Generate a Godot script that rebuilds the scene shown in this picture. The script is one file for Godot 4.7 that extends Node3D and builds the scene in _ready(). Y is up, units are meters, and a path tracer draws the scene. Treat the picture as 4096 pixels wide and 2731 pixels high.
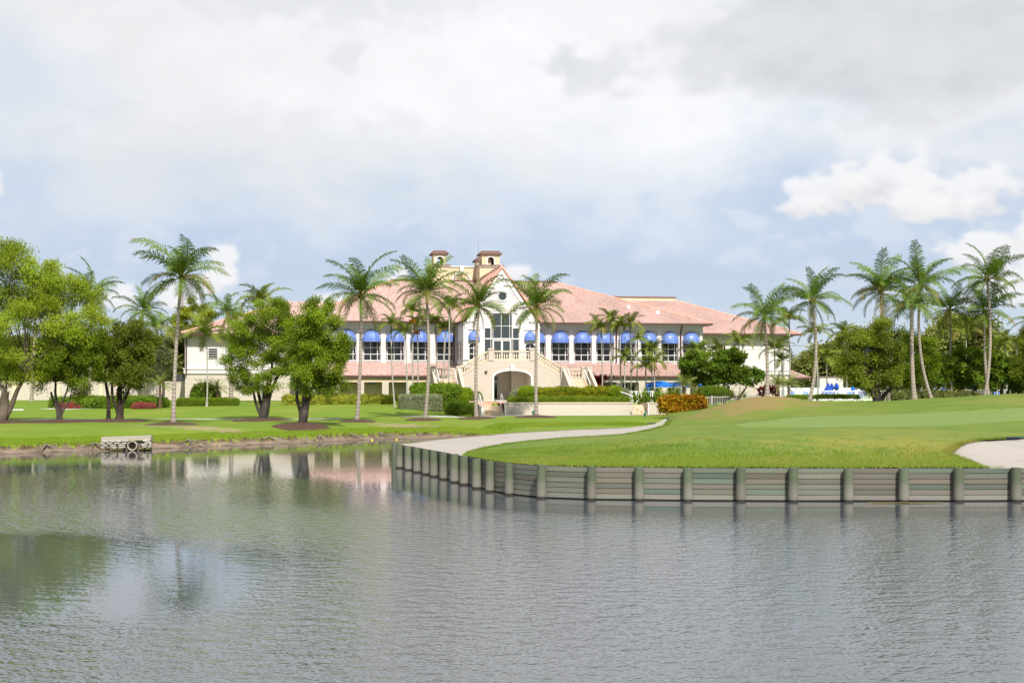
extends Node3D
# A clubhouse with a pink tiled roof seen across a golf course lake. Metres, y up; the camera stands on the near bank and looks along -z. "d" is the distance north of the camera (-z).

const EYE := Vector3(0, 3.2, 0)
const CLUB := Vector3(-1.08, 0, -140)          # middle of the clubhouse front
const CLUB_TURN := 0.15708                       # it is turned 9 degrees from square
var names := {}
var M := {}
var rng := RandomNumberGenerator.new()
var hill := FastNoiseLite.new()
var fleck := FastNoiseLite.new()
var meshes := {}


# ---------------------------------------------------------------- shapes
class Shape:
	var v := PackedVector3Array()
	var n := PackedVector3Array()
	var c := PackedColorArray()
	var uv := PackedVector2Array()
	var idx := PackedInt32Array()
	var X := Transform3D()
	var col := Color.WHITE

	func vert(p: Vector3, nn: Vector3, t := Vector2.ZERO) -> int:
		v.append(X * p)
		n.append((X.basis * nn).normalized())
		c.append(col)
		uv.append(t)
		return v.size() - 1

	func tri(a: Vector3, b: Vector3, d: Vector3) -> void:     # counter-clockwise seen from outside
		var nn := (b - a).cross(d - a).normalized()
		var i := vert(a, nn)
		vert(b, nn)
		vert(d, nn)
		idx.append_array([i, i + 2, i + 1])

	func quad(a: Vector3, b: Vector3, d: Vector3, e: Vector3) -> void:
		var nn := (d - a).cross(e - b).normalized()
		var i := vert(a, nn, Vector2(0, 0))
		vert(b, nn, Vector2(1, 0))
		vert(d, nn, Vector2(1, 1))
		vert(e, nn, Vector2(0, 1))
		idx.append_array([i, i + 2, i + 1, i, i + 3, i + 2])

	func box(lo: Vector3, hi: Vector3) -> void:
		var p := [Vector3(lo.x, lo.y, lo.z), Vector3(hi.x, lo.y, lo.z), Vector3(hi.x, hi.y, lo.z), Vector3(lo.x, hi.y, lo.z), Vector3(lo.x, lo.y, hi.z), Vector3(hi.x, lo.y, hi.z), Vector3(hi.x, hi.y, hi.z), Vector3(lo.x, hi.y, hi.z)]
		quad(p[4], p[5], p[6], p[7])
		quad(p[1], p[0], p[3], p[2])
		quad(p[5], p[1], p[2], p[6])
		quad(p[0], p[4], p[7], p[3])
		quad(p[7], p[6], p[2], p[3])
		quad(p[0], p[1], p[5], p[4])

	func cbox(at: Vector3, size: Vector3) -> void:
		box(at - size / 2, at + size / 2)

	func prism(poly: PackedVector2Array, z0: float, z1: float) -> void:   # outline counter-clockwise in xy
		var t := Geometry2D.triangulate_polygon(poly)
		for k in range(0, t.size(), 3):
			var a := poly[t[k]]
			var b := poly[t[k + 1]]
			var d := poly[t[k + 2]]
			if (b - a).cross(d - a) < 0:
				var s := b
				b = d
				d = s
			tri(Vector3(a.x, a.y, z1), Vector3(b.x, b.y, z1), Vector3(d.x, d.y, z1))
			tri(Vector3(a.x, a.y, z0), Vector3(d.x, d.y, z0), Vector3(b.x, b.y, z0))
		for k in poly.size():
			var a := poly[k]
			var b := poly[(k + 1) % poly.size()]
			quad(Vector3(a.x, a.y, z1), Vector3(a.x, a.y, z0), Vector3(b.x, b.y, z0), Vector3(b.x, b.y, z1))

	func tube(path: Array, radii: Array, seg := 8, tints := []) -> void:
		var rings := []
		var side := Vector3.RIGHT
		for k in path.size():
			var along: Vector3 = (path[mini(k + 1, path.size() - 1)] - path[maxi(k - 1, 0)]).normalized()
			if absf(along.dot(side)) > 0.9:
				side = Vector3.UP if absf(along.y) < 0.7 else Vector3.BACK
			var w := along.cross(side).normalized()
			side = w.cross(along).normalized()
			if tints.size():
				col = tints[k]
			var ring := []
			for j in seg + 1:
				var a := TAU * j / seg
				var o := side * cos(a) + w * sin(a)
				ring.append(vert(path[k] + o * radii[k], o, Vector2(float(j) / seg, k)))
			rings.append(ring)
		for k in path.size() - 1:
			for j in seg:
				var a: int = rings[k][j]
				var b: int = rings[k][j + 1]
				var d: int = rings[k + 1][j + 1]
				var e: int = rings[k + 1][j]
				idx.append_array([a, d, b, a, e, d])
		for k in [0, path.size() - 1]:
			var away: Vector3 = (path[k] - path[1 if k == 0 else k - 1]).normalized()
			var m := vert(path[k], away)
			var r := []
			for j in seg + 1:
				r.append(vert(v[rings[k][j]] if X == Transform3D() else X.affine_inverse() * v[rings[k][j]], away))
			for j in seg:
				if k == 0:
					idx.append_array([m, r[j], r[j + 1]])
				else:
					idx.append_array([m, r[j + 1], r[j]])

	func lathe(profile: Array, seg: int, at := Vector3.ZERO) -> void:      # (radius, height) from the bottom up
		var rings := []
		for k in profile.size():
			var p0: Vector2 = profile[maxi(k - 1, 0)]
			var p1: Vector2 = profile[mini(k + 1, profile.size() - 1)]
			var sl := (p1 - p0).normalized()
			var ring := []
			for j in seg + 1:
				var a := TAU * j / seg
				ring.append(vert(at + Vector3(cos(a) * profile[k].x, profile[k].y, sin(a) * profile[k].x), Vector3(cos(a) * sl.y, -sl.x, sin(a) * sl.y)))
			rings.append(ring)
		for k in profile.size() - 1:
			for j in seg:
				idx.append_array([rings[k][j], rings[k][j + 1], rings[k + 1][j + 1], rings[k][j], rings[k + 1][j + 1], rings[k + 1][j]])

	func mesh(m: Material) -> ArrayMesh:
		var out := ArrayMesh.new()
		add_to(out, m)
		return out

	func add_to(out: ArrayMesh, m: Material) -> void:
		var a := []
		a.resize(Mesh.ARRAY_MAX)
		a[Mesh.ARRAY_VERTEX] = v
		a[Mesh.ARRAY_NORMAL] = n
		a[Mesh.ARRAY_COLOR] = c
		a[Mesh.ARRAY_TEX_UV] = uv
		a[Mesh.ARRAY_INDEX] = idx
		out.add_surface_from_arrays(Mesh.PRIMITIVE_TRIANGLES, a)
		out.surface_set_material(out.get_surface_count() - 1, m)


# ---------------------------------------------------------------- naming
func numbered(called: String) -> String:
	var k: int = names.get(called, 0)
	names[called] = k + 1
	return called if k == 0 else "%s_%03d" % [called, k]


func tag(o: Node3D, label: String, category: String, group := "", kind := "") -> Node3D:
	if label:
		o.set_meta("label", label)
	if category:
		o.set_meta("category", category)
	if group:
		o.set_meta("group", group)
	if kind:
		o.set_meta("kind", kind)
	return o


func thing(called: String, label: String, category: String, at := Vector3.ZERO, turn := 0.0, group := "") -> Node3D:
	var o := Node3D.new()
	o.name = numbered(called)
	add_child(o)
	o.position = at
	o.rotation.y = turn
	return tag(o, label, category, group)


func in_club(u: float, y: float, w: float) -> Vector3:           # clubhouse axes (along, up, back) to the world
	return CLUB + Vector3(u, y, -w).rotated(Vector3.UP, CLUB_TURN)


func club_thing(called: String, label: String, category: String, u: float, y: float, w: float, group := "") -> Node3D:
	return thing(called, label, category, in_club(u, y, w), CLUB_TURN, group)


func part(parent: Node, called: String, m: Mesh, at := Vector3.ZERO, kind := "") -> MeshInstance3D:
	var o := MeshInstance3D.new()
	o.name = called
	o.mesh = m
	o.position = at
	parent.add_child(o, true)
	if kind:
		o.set_meta("kind", kind)
	return o


func structure(called: String, m: Mesh) -> MeshInstance3D:
	return part(self, numbered(called), m, Vector3.ZERO, "structure")


func many(parent: Node, called: String, m: Mesh, where: Array, tints: Array) -> MultiMeshInstance3D:
	var mm := MultiMesh.new()
	mm.transform_format = MultiMesh.TRANSFORM_3D
	mm.use_colors = true
	mm.mesh = m
	mm.instance_count = where.size()
	for k in where.size():
		mm.set_instance_transform(k, where[k])
		mm.set_instance_color(k, tints[k])
	var o := MultiMeshInstance3D.new()
	o.name = called
	o.multimesh = mm
	parent.add_child(o, true)
	o.set_meta("kind", "stuff")
	return o


# ---------------------------------------------------------------- materials
func noise(freq: float, octaves: int, seed_: int, kind := FastNoiseLite.TYPE_SIMPLEX_SMOOTH) -> FastNoiseLite:
	var f := FastNoiseLite.new()
	f.noise_type = kind
	f.frequency = freq
	f.fractal_octaves = octaves
	f.fractal_type = FastNoiseLite.FRACTAL_FBM if octaves > 1 else FastNoiseLite.FRACTAL_NONE
	f.seed = seed_
	return f


func ramp_texture(f: FastNoiseLite, size: int, low: Color, high: Color, mid := -1.0) -> NoiseTexture2D:
	var g := Gradient.new()
	g.set_color(0, low)
	g.set_color(1, high)
	if mid >= 0.0:
		g.add_point(mid, low.lerp(high, 0.85))
	var t := NoiseTexture2D.new()
	t.width = size
	t.height = size
	t.seamless = true
	t.noise = f
	t.color_ramp = g
	return t


func paint(called: String, r: float, g: float, b: float, rough := 0.8, texture: Texture2D = null, scale := Vector3.ONE, bump := 0.0, bump_texture: Texture2D = null) -> StandardMaterial3D:
	var m := StandardMaterial3D.new()
	m.resource_name = called
	m.albedo_color = Color(r, g, b).linear_to_srgb()
	m.roughness = rough
	m.metallic_specular = 0.35
	m.vertex_color_use_as_albedo = true
	if texture:
		m.albedo_texture = texture
		m.uv1_triplanar = true
		m.uv1_world_triplanar = true
		m.uv1_scale = scale
	if bump > 0.0:
		m.heightmap_enabled = true
		m.heightmap_scale = bump
		m.heightmap_texture = bump_texture if bump_texture else texture
	M[called] = m
	return m


func leafy(called: String, r: float, g: float, b: float, glow := 0.35, rough := 0.55) -> StandardMaterial3D:
	var m := paint(called, r, g, b, rough)
	m.backlight_enabled = true
	m.backlight = Color(glow, glow, glow * 0.4).linear_to_srgb()
	m.metallic_specular = 0.3
	return m


func _ready() -> void:
	# ------------------------------------------------ camera, sky, sun, exposure
	var cam := Camera3D.new()
	cam.name = "camera"
	cam.position = EYE
	cam.projection = Camera3D.PROJECTION_FRUSTUM      # a level camera with the lens raised, so that upright things stay upright
	cam.near = 0.5
	cam.far = 3000.0
	cam.size = 2.0 * 784.0 / 3100.0 * 0.5
	cam.frustum_offset = Vector2(0, 114.0 / 3100.0 * 0.5)
	cam.current = true
	add_child(cam)

	var env := Environment.new()
	env.background_mode = Environment.BG_SKY
	var sky := Sky.new()
	var panorama := PanoramaSkyMaterial.new()
	panorama.panorama = sky_picture()
	sky.sky_material = panorama
	env.sky = sky
	env.tonemap_mode = Environment.TONE_MAPPER_LINEAR
	env.tonemap_exposure = 1.30
	env.sdfgi_enabled = true
	env.ssao_enabled = true
	env.ssil_enabled = true
	var world := WorldEnvironment.new()
	world.name = "environment"
	world.environment = env
	add_child(world)

	var sun := DirectionalLight3D.new()
	sun.name = "sun"
	sun.light_energy = 1.6
	sun.light_color = Color(1.0, 0.972, 0.925)
	sun.light_angular_distance = 0.6
	sun.shadow_enabled = true
	sun.look_at_from_position(Vector3.ZERO, Vector3(-0.24, -0.90, -0.82))
	add_child(sun)

	rng.seed = 71
	hill = noise(0.05, 3, 5)
	fleck = noise(0.35, 3, 9)
	make_materials()
	make_ground()
	make_water()
	make_bulkhead()
	make_clubhouse()
	make_terrace()
	make_far_buildings()
	make_palms()
	make_trees()
	make_treeline()
	make_hedges()
	make_bank()
	make_pool_side()
	make_small_things()
	make_grass()


# ---------------------------------------------------------------- sky
func sky_picture() -> ImageTexture:
	var f1 := noise(0.0022, 5, 21)
	var f2 := noise(0.0105, 5, 22)
	var f3 := noise(0.0045, 4, 23)
	var im := Image.create(1024, 512, false, Image.FORMAT_RGB8)
	im.fill(Color(0.45, 0.47, 0.46))
	for j in 262:
		for i in 1024:
			im.set_pixel(i, j, sky_colour((i + 0.5) / 1024.0, (j + 0.5) / 512.0, f1, f2, f3))
	im.resize(4096, 2048, Image.INTERPOLATE_CUBIC)
	for j in range(790, 1040):
		for i in range(-290, 290):
			im.set_pixel(posmod(i, 4096), j, sky_colour(fposmod((i + 0.5) / 4096.0, 1.0), (j + 0.5) / 2048.0, f1, f2, f3))
	return ImageTexture.create_from_image(im)


func sky_colour(u: float, t: float, f1: FastNoiseLite, f2: FastNoiseLite, f3: FastNoiseLite) -> Color:
	# x and y count the same small angle (1/3100 radian); y grows downwards and the horizon lies at 898
	var turn := (u if u < 0.5 else u - 1.0) * TAU
	var x := 1176.0 + 3100.0 * turn
	var up := (0.5 - t) * PI
	var y := 898.0 - 3100.0 * up
	# noise is taken on a sphere so that nothing pinches overhead and the back of the sky joins
	var p := Vector3(sin(turn) * cos(up), sin(up) * 1.7, -cos(turn) * cos(up)) * 3100.0
	var a := f1.get_noise_3dv(p)
	var b := f2.get_noise_3dv(p)
	var d := f3.get_noise_3dv(p + Vector3(900, 300, 0))
	var high := clampf(1.0 - y / 898.0, 0.0, 1.0)
	var blue := Color(0.59, 0.685, 0.79).lerp(Color(0.53, 0.64, 0.80), smoothstep(0.05, 0.4, high)).lerp(Color(0.44, 0.56, 0.77), smoothstep(0.5, 1.0, high))
	# the sheet of cloud overhead: it ends low in the south, thinner to the left
	var wob := a * 190.0 + b * 45.0
	var edge := 490.0 - 45.0 * clampf((x - 1176.0) / 1176.0, -1.0, 1.0)
	var cover := 1.0 - smoothstep(edge - 250.0, edge + 130.0, y + wob)
	cover *= 1.0 - 0.75 * smoothstep(0.25, 0.0, Vector2((x - 10.0) / 900.0, (y - 20.0) / 420.0).length() + a * 0.25 + b * 0.06)
	cover *= 1.0 - 0.4 * smoothstep(0.55, 0.0, Vector2((x - 60.0) / 500.0, (y - 250.0) / 420.0).length() + a * 0.3)
	cover = maxf(cover, 0.35 * smoothstep(0.05, 0.5, d + 0.3 * b) * smoothstep(860.0, 500.0, y))
	cover *= 1.0 - 0.25 * smoothstep(-60.0, -700.0, y) * smoothstep(0.25, -0.2, d + 0.3 * b)
	var white := 0.835 + 0.085 * smoothstep(700.0, 100.0, Vector2((x - 1250.0) * 0.6, y - 290.0).length()) + 0.05 * d
	var grey := 0.0
	# grey clouds: the big one at the upper right, small ragged ones left of it
	grey = maxf(grey, 0.95 * smoothstep(0.12, -0.35, lump(x, y, 1990.0, 140.0, 430.0, 165.0) - 1.0 + a * 0.55 + b * 0.22))
	grey = maxf(grey, 0.70 * smoothstep(0.15, -0.55, lump(x, y, 1365.0, 170.0, 125.0, 62.0) - 1.0 + b * 0.9 + a * 0.4))
	grey = maxf(grey, 0.55 * smoothstep(0.2, -0.6, lump(x, y, 790.0, 143.0, 50.0, 36.0) - 1.0 + b * 1.1))
	grey = maxf(grey, 0.50 * smoothstep(0.5, -0.5, lump(x, y, 700.0, 35.0, 330.0, 60.0) - 1.0 + a * 0.8 + b * 0.8))
	grey = maxf(grey, 0.42 * smoothstep(0.6, -0.5, lump(x, y, 690.0, 400.0, 460.0, 85.0) - 1.0 + a * 1.1 + b * 0.7))
	grey = maxf(grey, 0.2 * smoothstep(0.10, 0.5, d + b * 0.35) * smoothstep(-20.0, -500.0, y))
	var c := Color(white * 0.985, white * 0.995, white * 1.02)
	c = c.lerp(Color(0.66, 0.68, 0.71), grey * (0.85 + 0.5 * d + 0.15 * b))
	var out := blue.lerp(c, clampf(cover, 0.0, 1.0))
	# a veil of haze near the horizon
	out = out.lerp(Color(0.66, 0.73, 0.81), 0.55 * smoothstep(640.0, 880.0, y))
	# heaped clouds low in the sky
	for k in [[1880.0, 452.0, 100.0, 48.0], [2020.0, 440.0, 135.0, 64.0], [2170.0, 465.0, 115.0, 52.0], [1820.0, 486.0, 50.0, 30.0], [2090.0, 492.0, 110.0, 32.0],
			[15.0, 460.0, 50.0, 55.0], [515.0, 600.0, 40.0, 42.0], [500.0, 650.0, 55.0, 45.0], [420.0, 680.0, 70.0, 30.0], [905.0, 650.0, 34.0, 24.0], [922.0, 630.0, 20.0, 18.0], [885.0, 665.0, 34.0, 14.0],
			[1195.0, 630.0, 34.0, 20.0], [770.0, 690.0, 40.0, 18.0], [300.0, 690.0, 45.0, 25.0], [2230.0, 600.0, 110.0, 50.0], [2330.0, 570.0, 70.0, 50.0], [2300.0, 660.0, 130.0, 60.0], [2350.0, 510.0, 46.0, 30.0]]:
		var e := lump(x, y, k[0], k[1], k[2], k[3])
		if e < 2.2:
			var inside := smoothstep(0.18, -0.34, e - 1.0 + b * 0.75 + a * 0.35)
			var tone := 0.90 - 0.18 * smoothstep(-0.4, 1.0, (y - k[1]) / k[3] + b) * smoothstep(900.0, 300.0, y)
			out = out.lerp(Color(tone, tone, tone * 1.02), inside * 0.92)
	# the rest of the low sky round about holds the same kind of clouds
	if absf(x - 1176.0) > 1250.0:
		out = out.lerp(Color(0.8, 0.81, 0.83), 0.8 * smoothstep(0.02, 0.22, d + b * 0.5) * smoothstep(880.0, 780.0, y) * smoothstep(350.0, 560.0, y) * smoothstep(1250.0, 1500.0, absf(x - 1176.0)))
	out *= 0.805
	return Color(out.r, out.g, out.b).linear_to_srgb()


func lump(x: float, y: float, cx: float, cy: float, rx: float, ry: float) -> float:
	return Vector2((x - cx) / rx, (y - cy) / ry).length()


# ---------------------------------------------------------------- materials of the place
func make_materials() -> void:
	var grain := ramp_texture(noise(0.02, 5, 31), 512, Color(0.95, 0.95, 0.95), Color.WHITE)
	var turf := ramp_texture(noise(0.06, 5, 32), 1024, Color(0.72, 0.74, 0.66), Color(1, 1, 1))
	var coarse := ramp_texture(noise(0.04, 5, 33, FastNoiseLite.TYPE_CELLULAR), 512, Color(0.45, 0.42, 0.40), Color.WHITE)
	var soil := ramp_texture(noise(0.03, 6, 34), 512, Color(0.5, 0.48, 0.46), Color.WHITE)
	var fine := ramp_texture(noise(0.05, 5, 36), 512, Color(0.88, 0.87, 0.86), Color.WHITE)
	var wood := ramp_texture(noise(0.03, 5, 35), 512, Color(0.74, 0.74, 0.74), Color.WHITE)
	paint("turf", 1, 1, 1, 0.95, turf, Vector3(0.35, 0.35, 0.35), 2.0)
	paint("green", 1, 1, 1, 0.95, turf, Vector3(0.12, 0.12, 0.12))
	paint("sand", 0.375, 0.35, 0.325, 0.95, fine, Vector3(0.4, 0.4, 0.4), 1.0)
	paint("mud", 1, 1, 1, 0.75, soil, Vector3(0.6, 0.6, 0.6), 5.0)
	paint("mulch", 0.20, 0.115, 0.083, 0.95, coarse, Vector3(1.2, 1.2, 1.2), 5.0)
	paint("concrete", 0.50, 0.485, 0.45, 0.85, grain, Vector3(0.4, 0.4, 0.4))
	paint("plank", 1, 1, 1, 0.85, wood, Vector3(0.6, 6.0, 0.6), 0.15)
	paint("post", 1, 1, 1, 0.85, wood, Vector3(6.0, 0.8, 6.0), 0.4)
	paint("upper", 0.64, 0.605, 0.62, 0.9, grain, Vector3(0.25, 0.25, 0.25))
	paint("cream", 0.525, 0.47, 0.415, 0.9, grain, Vector3(0.25, 0.25, 0.25))
	paint("yellow", 0.62, 0.515, 0.36, 0.9, grain, Vector3(0.25, 0.25, 0.25))
	paint("olive_wall", 0.68, 0.59, 0.42, 0.9, grain, Vector3(0.25, 0.25, 0.25))
	paint("passage", 0.80, 0.74, 0.64, 0.9, grain, Vector3(0.25, 0.25, 0.25))
	paint("trim", 0.65, 0.635, 0.635, 0.85)
	paint("stone", 0.60, 0.53, 0.415, 0.85, grain, Vector3(1.5, 1.5, 1.5))
	paint("rail_white", 0.82, 0.82, 0.82, 0.5)
	paint("pink_floor", 0.66, 0.36, 0.27, 0.85, grain, Vector3(0.6, 0.6, 0.6))
	paint("step", 0.62, 0.47, 0.34, 0.85, grain, Vector3(0.8, 0.8, 0.8))
	paint("gutter", 0.085, 0.045, 0.04, 0.6)
	paint("cap", 0.19, 0.115, 0.105, 0.7)
	paint("tile", 1, 1, 1, 0.8)
	paint("roof_bed", 0.40, 0.215, 0.175, 0.9)
	var blue := paint("awning", 0.12, 0.205, 0.56, 0.40)
	blue.metallic_specular = 0.5
	paint("parasol", 0.01, 0.13, 0.55, 0.7)
	paint("parasol_dark", 0.01, 0.06, 0.36, 0.7)
	var glass := paint("dark_glass", 0.012, 0.014, 0.016, 0.06)
	glass.metallic_specular = 0.6
	paint("smoked_glass", 0.035, 0.045, 0.05, 0.12).metallic_specular = 0.6
	paint("metal_dark", 0.05, 0.05, 0.055, 0.5)
	paint("pole_grey", 0.32, 0.33, 0.33, 0.5)
	paint("fence_grey", 0.36, 0.34, 0.31, 0.8)
	paint("bag", 0.40, 0.375, 0.325, 0.9, grain, Vector3(2, 2, 2))
	paint("float_yellow", 0.70, 0.60, 0.03, 0.5)
	paint("teal", 0.03, 0.16, 0.15, 0.5)
	paint("rake_blue", 0.02, 0.03, 0.06, 0.6)
	paint("bark", 1, 1, 1, 0.9, soil, Vector3(1.5, 1.5, 1.5), 2.5)
	paint("palm_bark", 1, 1, 1, 0.9, grain, Vector3(1.5, 4, 1.5), 1.0)
	leafy("leaf", 1, 1, 1, 0.75, 0.5)
	leafy("frond", 1, 1, 1, 0.5, 0.6).metallic_specular = 0.2
	leafy("grass", 1, 1, 1, 0.3, 0.7)
	paint("mud_dark", 0.12, 0.10, 0.08, 0.95)
	paint("old_concrete", 0.38, 0.355, 0.30, 0.9, fine, Vector3(0.8, 0.8, 0.8))
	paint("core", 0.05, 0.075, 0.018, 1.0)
	var water := paint("water", 0.061, 0.071, 0.082, 0.02)
	water.metallic_specular = 0.95
	water.vertex_color_use_as_albedo = false


func mat(called: String) -> StandardMaterial3D:
	return M[called]


# ---------------------------------------------------------------- ground. Plans are (x, d)
var POSTS := PackedVector2Array([Vector2(-4.68,56.05),Vector2(-4.2,54.63),Vector2(-3.74,53.08),Vector2(-3.31,51.72),Vector2(-2.92,50.46),Vector2(-2.49,48.87),Vector2(-2.02,47.24),Vector2(-1.64,46.05),Vector2(-1.16,44.29),Vector2(-0.71,42.85),Vector2(-0.09,41.54),Vector2(0.87,40.28),Vector2(2.33,39.63),Vector2(3.72,39.46),Vector2(5.11,39.21),Vector2(6.64,39.13),Vector2(8.14,39.06),Vector2(9.74,39.06),Vector2(11.35,39.06),Vector2(12.93,39.06),Vector2(14.63,39.13),Vector2(16.27,39.21),Vector2(17.88,39.21)])
var wall_line := PackedVector2Array()          # the back of the timber wall
var back_edge := PackedVector2Array([Vector2(-4.75, 57.4), Vector2(-3.3, 63.4), Vector2(-2.0, 67), Vector2(0.3, 73), Vector2(3.6, 78.3), Vector2(6.9, 83), Vector2(8.7, 88.6), Vector2(10.2, 94.0), Vector2(11.4, 99.5)])
var sand_edge := PackedVector2Array([Vector2(-1.55, 46.6), Vector2(-1.45, 49.5), Vector2(-1.0, 52.9), Vector2(-0.2, 56.6), Vector2(0.95, 60.2), Vector2(2.5, 63.7), Vector2(4.2, 66.3), Vector2(5.7, 68.9), Vector2(7.06, 73.7), Vector2(8.5, 80.0), Vector2(9.8, 86.3), Vector2(11.2, 96.0)])
var peninsula := PackedVector2Array()
var sand_plan := PackedVector2Array()
var bunker_plan := PackedVector2Array([Vector2(13.75, 39.35), Vector2(13.85, 41.5), Vector2(13.9, 43.2), Vector2(14.5, 44.6), Vector2(15.3, 46.2), Vector2(16.4, 47.6), Vector2(18.2, 48.8), Vector2(20.5, 49.8), Vector2(26, 50), Vector2(30, 46), Vector2(31, 39.45)])
var green_plan := PackedVector2Array()
var low_edge := PackedVector2Array()


func shore(x: float) -> float:                  # how far off the far waterline is
	var k := [[-400.0, 55.0], [-150.0, 60.0], [-40.0, 66.0], [-25.8, 68.0], [-20.9, 73.0], [-17.0, 78.0], [-12.7, 83.0], [-10.6, 87.0], [-7.9, 90.0], [-5.0, 90.6], [-3.2, 89.0], [-1.5, 84.0], [0.5, 72.0], [4.0, 60.0], [400.0, 60.0]]
	for i in k.size() - 1:
		if x <= k[i + 1][0]:
			var t: float = (x - k[i][0]) / (k[i + 1][0] - k[i][0])
			return lerpf(k[i][1], k[i + 1][1], t) + 0.5 * fleck.get_noise_2d(x * 2.2, 3.0)
	return 60.0


func step_up(a: float, b: float, x: float) -> float:
	return smoothstep(a, b, x)


func far_height(x: float, d: float) -> float:
	var s := d - shore(x)
	var h := 0.0
	if s < 0.0:
		h = maxf(-0.9, s * 0.3)
	else:
		var rag := 0.55 * fleck.get_noise_2d(x * 3.0, d * 3.0)
		h = 0.16 * minf(s / 1.7, 1.0) + 0.30 * step_up(1.3, 2.0, s + rag) + 0.50 * step_up(1.6, 10.0, s)
		h += 0.05 * hill.get_noise_2d(x * 2.0, d * 2.0) * minf(s / 6.0, 1.0)
	h += 0.92 * step_up(105.0, 129.0, d) * (1.0 - step_up(-10.0, -2.5, x))
	h = lerpf(h, 1.12, step_up(98.0, 104.0, d) * step_up(-3.0, 0.0, x))
	# made-up ground behind the terrace wall and round the clubhouse
	var w := (Vector3(x, 0, -d) - CLUB).rotated(Vector3.UP, -CLUB_TURN)
	if x > -4.0:
		h = lerpf(h, 2.1, step_up(-19.5, -18.0, -w.z) * step_up(-4.0, -3.4, w.x))
	h = lerpf(h, 2.2, step_up(126.0, 134.0, d))
	return h


func turf_height(x: float, d: float) -> float:
	var e := 1e9
	var p := Vector2(x, d)
	for i in low_edge.size() - 1:
		e = minf(e, p.distance_squared_to(Geometry2D.get_closest_point_to_segment(p, low_edge[i], low_edge[i + 1])))
	e = sqrt(e)
	var h := 0.97 + 0.062 * minf(e, 8.0) + 0.035 * clampf(e - 8.0, 0.0, 12.0) + 0.013 * clampf(e - 20.0, 0.0, 40.0)
	h += 1.42 * exp(-(pow((x - 18.2) / 4.7, 2) + pow((d - 97.5) / 6.0, 2)))
	h += 0.52 * exp(-pow((d - 101.0) / 7.0, 2)) * step_up(19.0, 26.0, x)
	h += 0.50 * exp(-(pow((x - 39.0) / 8.5, 2) + pow((d - 101.0) / 10.0, 2)))
	h += 0.05 * hill.get_noise_2d(x * 3.0, d * 3.0) * minf(e / 4.0, 1.0)
	return lerpf(h, 2.1, step_up(106.0, 113.0, d))


func sand_height(x: float, d: float) -> float:
	return 0.93 + 0.03 * fleck.get_noise_2d(x * 1.5, d * 1.5) + 0.25 * step_up(90.0, 100.0, d)


func bunker_height(x: float, d: float) -> float:
	return lerpf(0.95, turf_height(x, d) - 0.07, step_up(39.4, 47.5, d)) + 0.03 * fleck.get_noise_2d(x * 2.0, d * 2.0)


func height(x: float, d: float) -> float:
	var p := Vector2(x, d)
	if Geometry2D.is_point_in_polygon(p, peninsula):
		if Geometry2D.is_point_in_polygon(p, sand_plan):
			return sand_height(x, d)
		return turf_height(x, d)
	return far_height(x, d)


func grass_tint(x: float, d: float) -> Color:
	var a := fleck.get_noise_2d(x * 0.8, d * 0.8)
	var b := hill.get_noise_2d(x * 2.5 + 60.0, d * 1.2)
	var c := Color(0.181, 0.271, 0.021)
	c = c.lerp(Color(0.133, 0.227, 0.017), clampf(0.5 + a, 0.0, 1.0) * 0.6)
	return c.lerp(Color(0.274, 0.305, 0.043), clampf(b * 1.1 - 0.05, 0.0, 0.6))


func lawn_tint(x: float, d: float) -> Color:
	var c := grass_tint(x, d)
	var s := d - shore(x)
	c = c.lerp(Color(0.216, 0.318, 0.023), 0.75 * step_up(7.0, 2.5, s))
	for bare in [[-7.6, 95.5, 2.6, 1.6], [-19.5, 83.5, 3.4, 1.6], [-23.0, 88.0, 2.6, 1.5]]:      # worn earth between the beds
		var q := Vector2((x - bare[0]) / bare[2], (d - bare[1]) / bare[3]).length() + fleck.get_noise_2d(x * 3.0, d * 3.0) * 0.9
		c = c.lerp(Color(0.389, 0.286, 0.200), 0.8 * step_up(1.1, 0.4, q))
	return c


func turf_tint(x: float, d: float) -> Color:
	var a := 1.3 * fleck.get_noise_2d(x * 1.4, d * 1.4) + 0.5 * fleck.get_noise_2d(x * 4.5, d * 4.5)
	var c := Color(0.121, 0.194, 0.024).lerp(Color(0.165, 0.233, 0.035), clampf(0.5 + a, 0.0, 1.0))
	c = c.lerp(Color(0.187, 0.255, 0.029), 0.7 * step_up(43.5, 40.5, d + a * 2.0))                           # longer, yellower grass along the wall
	c = c.lerp(Color(0.225, 0.235, 0.05), clampf(hill.get_noise_2d(x * 2.2 + 30.0, d * 3.5) * 1.4, 0.0, 0.55))
	var brown := step_up(1.0, 0.25, Vector2((x - 17.0) / 6.0, (d - 95.5) / 6.0).length() + a * 0.55)
	c = c.lerp(Color(0.292, 0.209, 0.086), 0.95 * brown)
	var worn := step_up(1.0, 0.3, Vector2((x - 13.0) / 5.0, (d - 46.5) / 4.4).length() + fleck.get_noise_2d(x * 2.6, d * 2.6) * 1.1)
	c = c.lerp(Color(0.270, 0.259, 0.050), 0.75 * worn)
	var lip := step_up(1.0, 0.2, Vector2((x - 10.9) / 1.6, (d - 98.0) / 5.0).length())
	c = c.lerp(Color(0.105, 0.136, 0.032), 0.8 * lip)
	return c


func green_tint(x: float, d: float) -> Color:
	var stripe := 0.5 + 0.5 * sin((x * 0.35 + d * 0.94) * 0.75)
	return Color(0.185, 0.262, 0.068).lerp(Color(0.212, 0.290, 0.080), clampf(0.5 * stripe + 0.7 * fleck.get_noise_2d(x * 0.5, d * 1.6), 0.0, 1.0))


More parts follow.
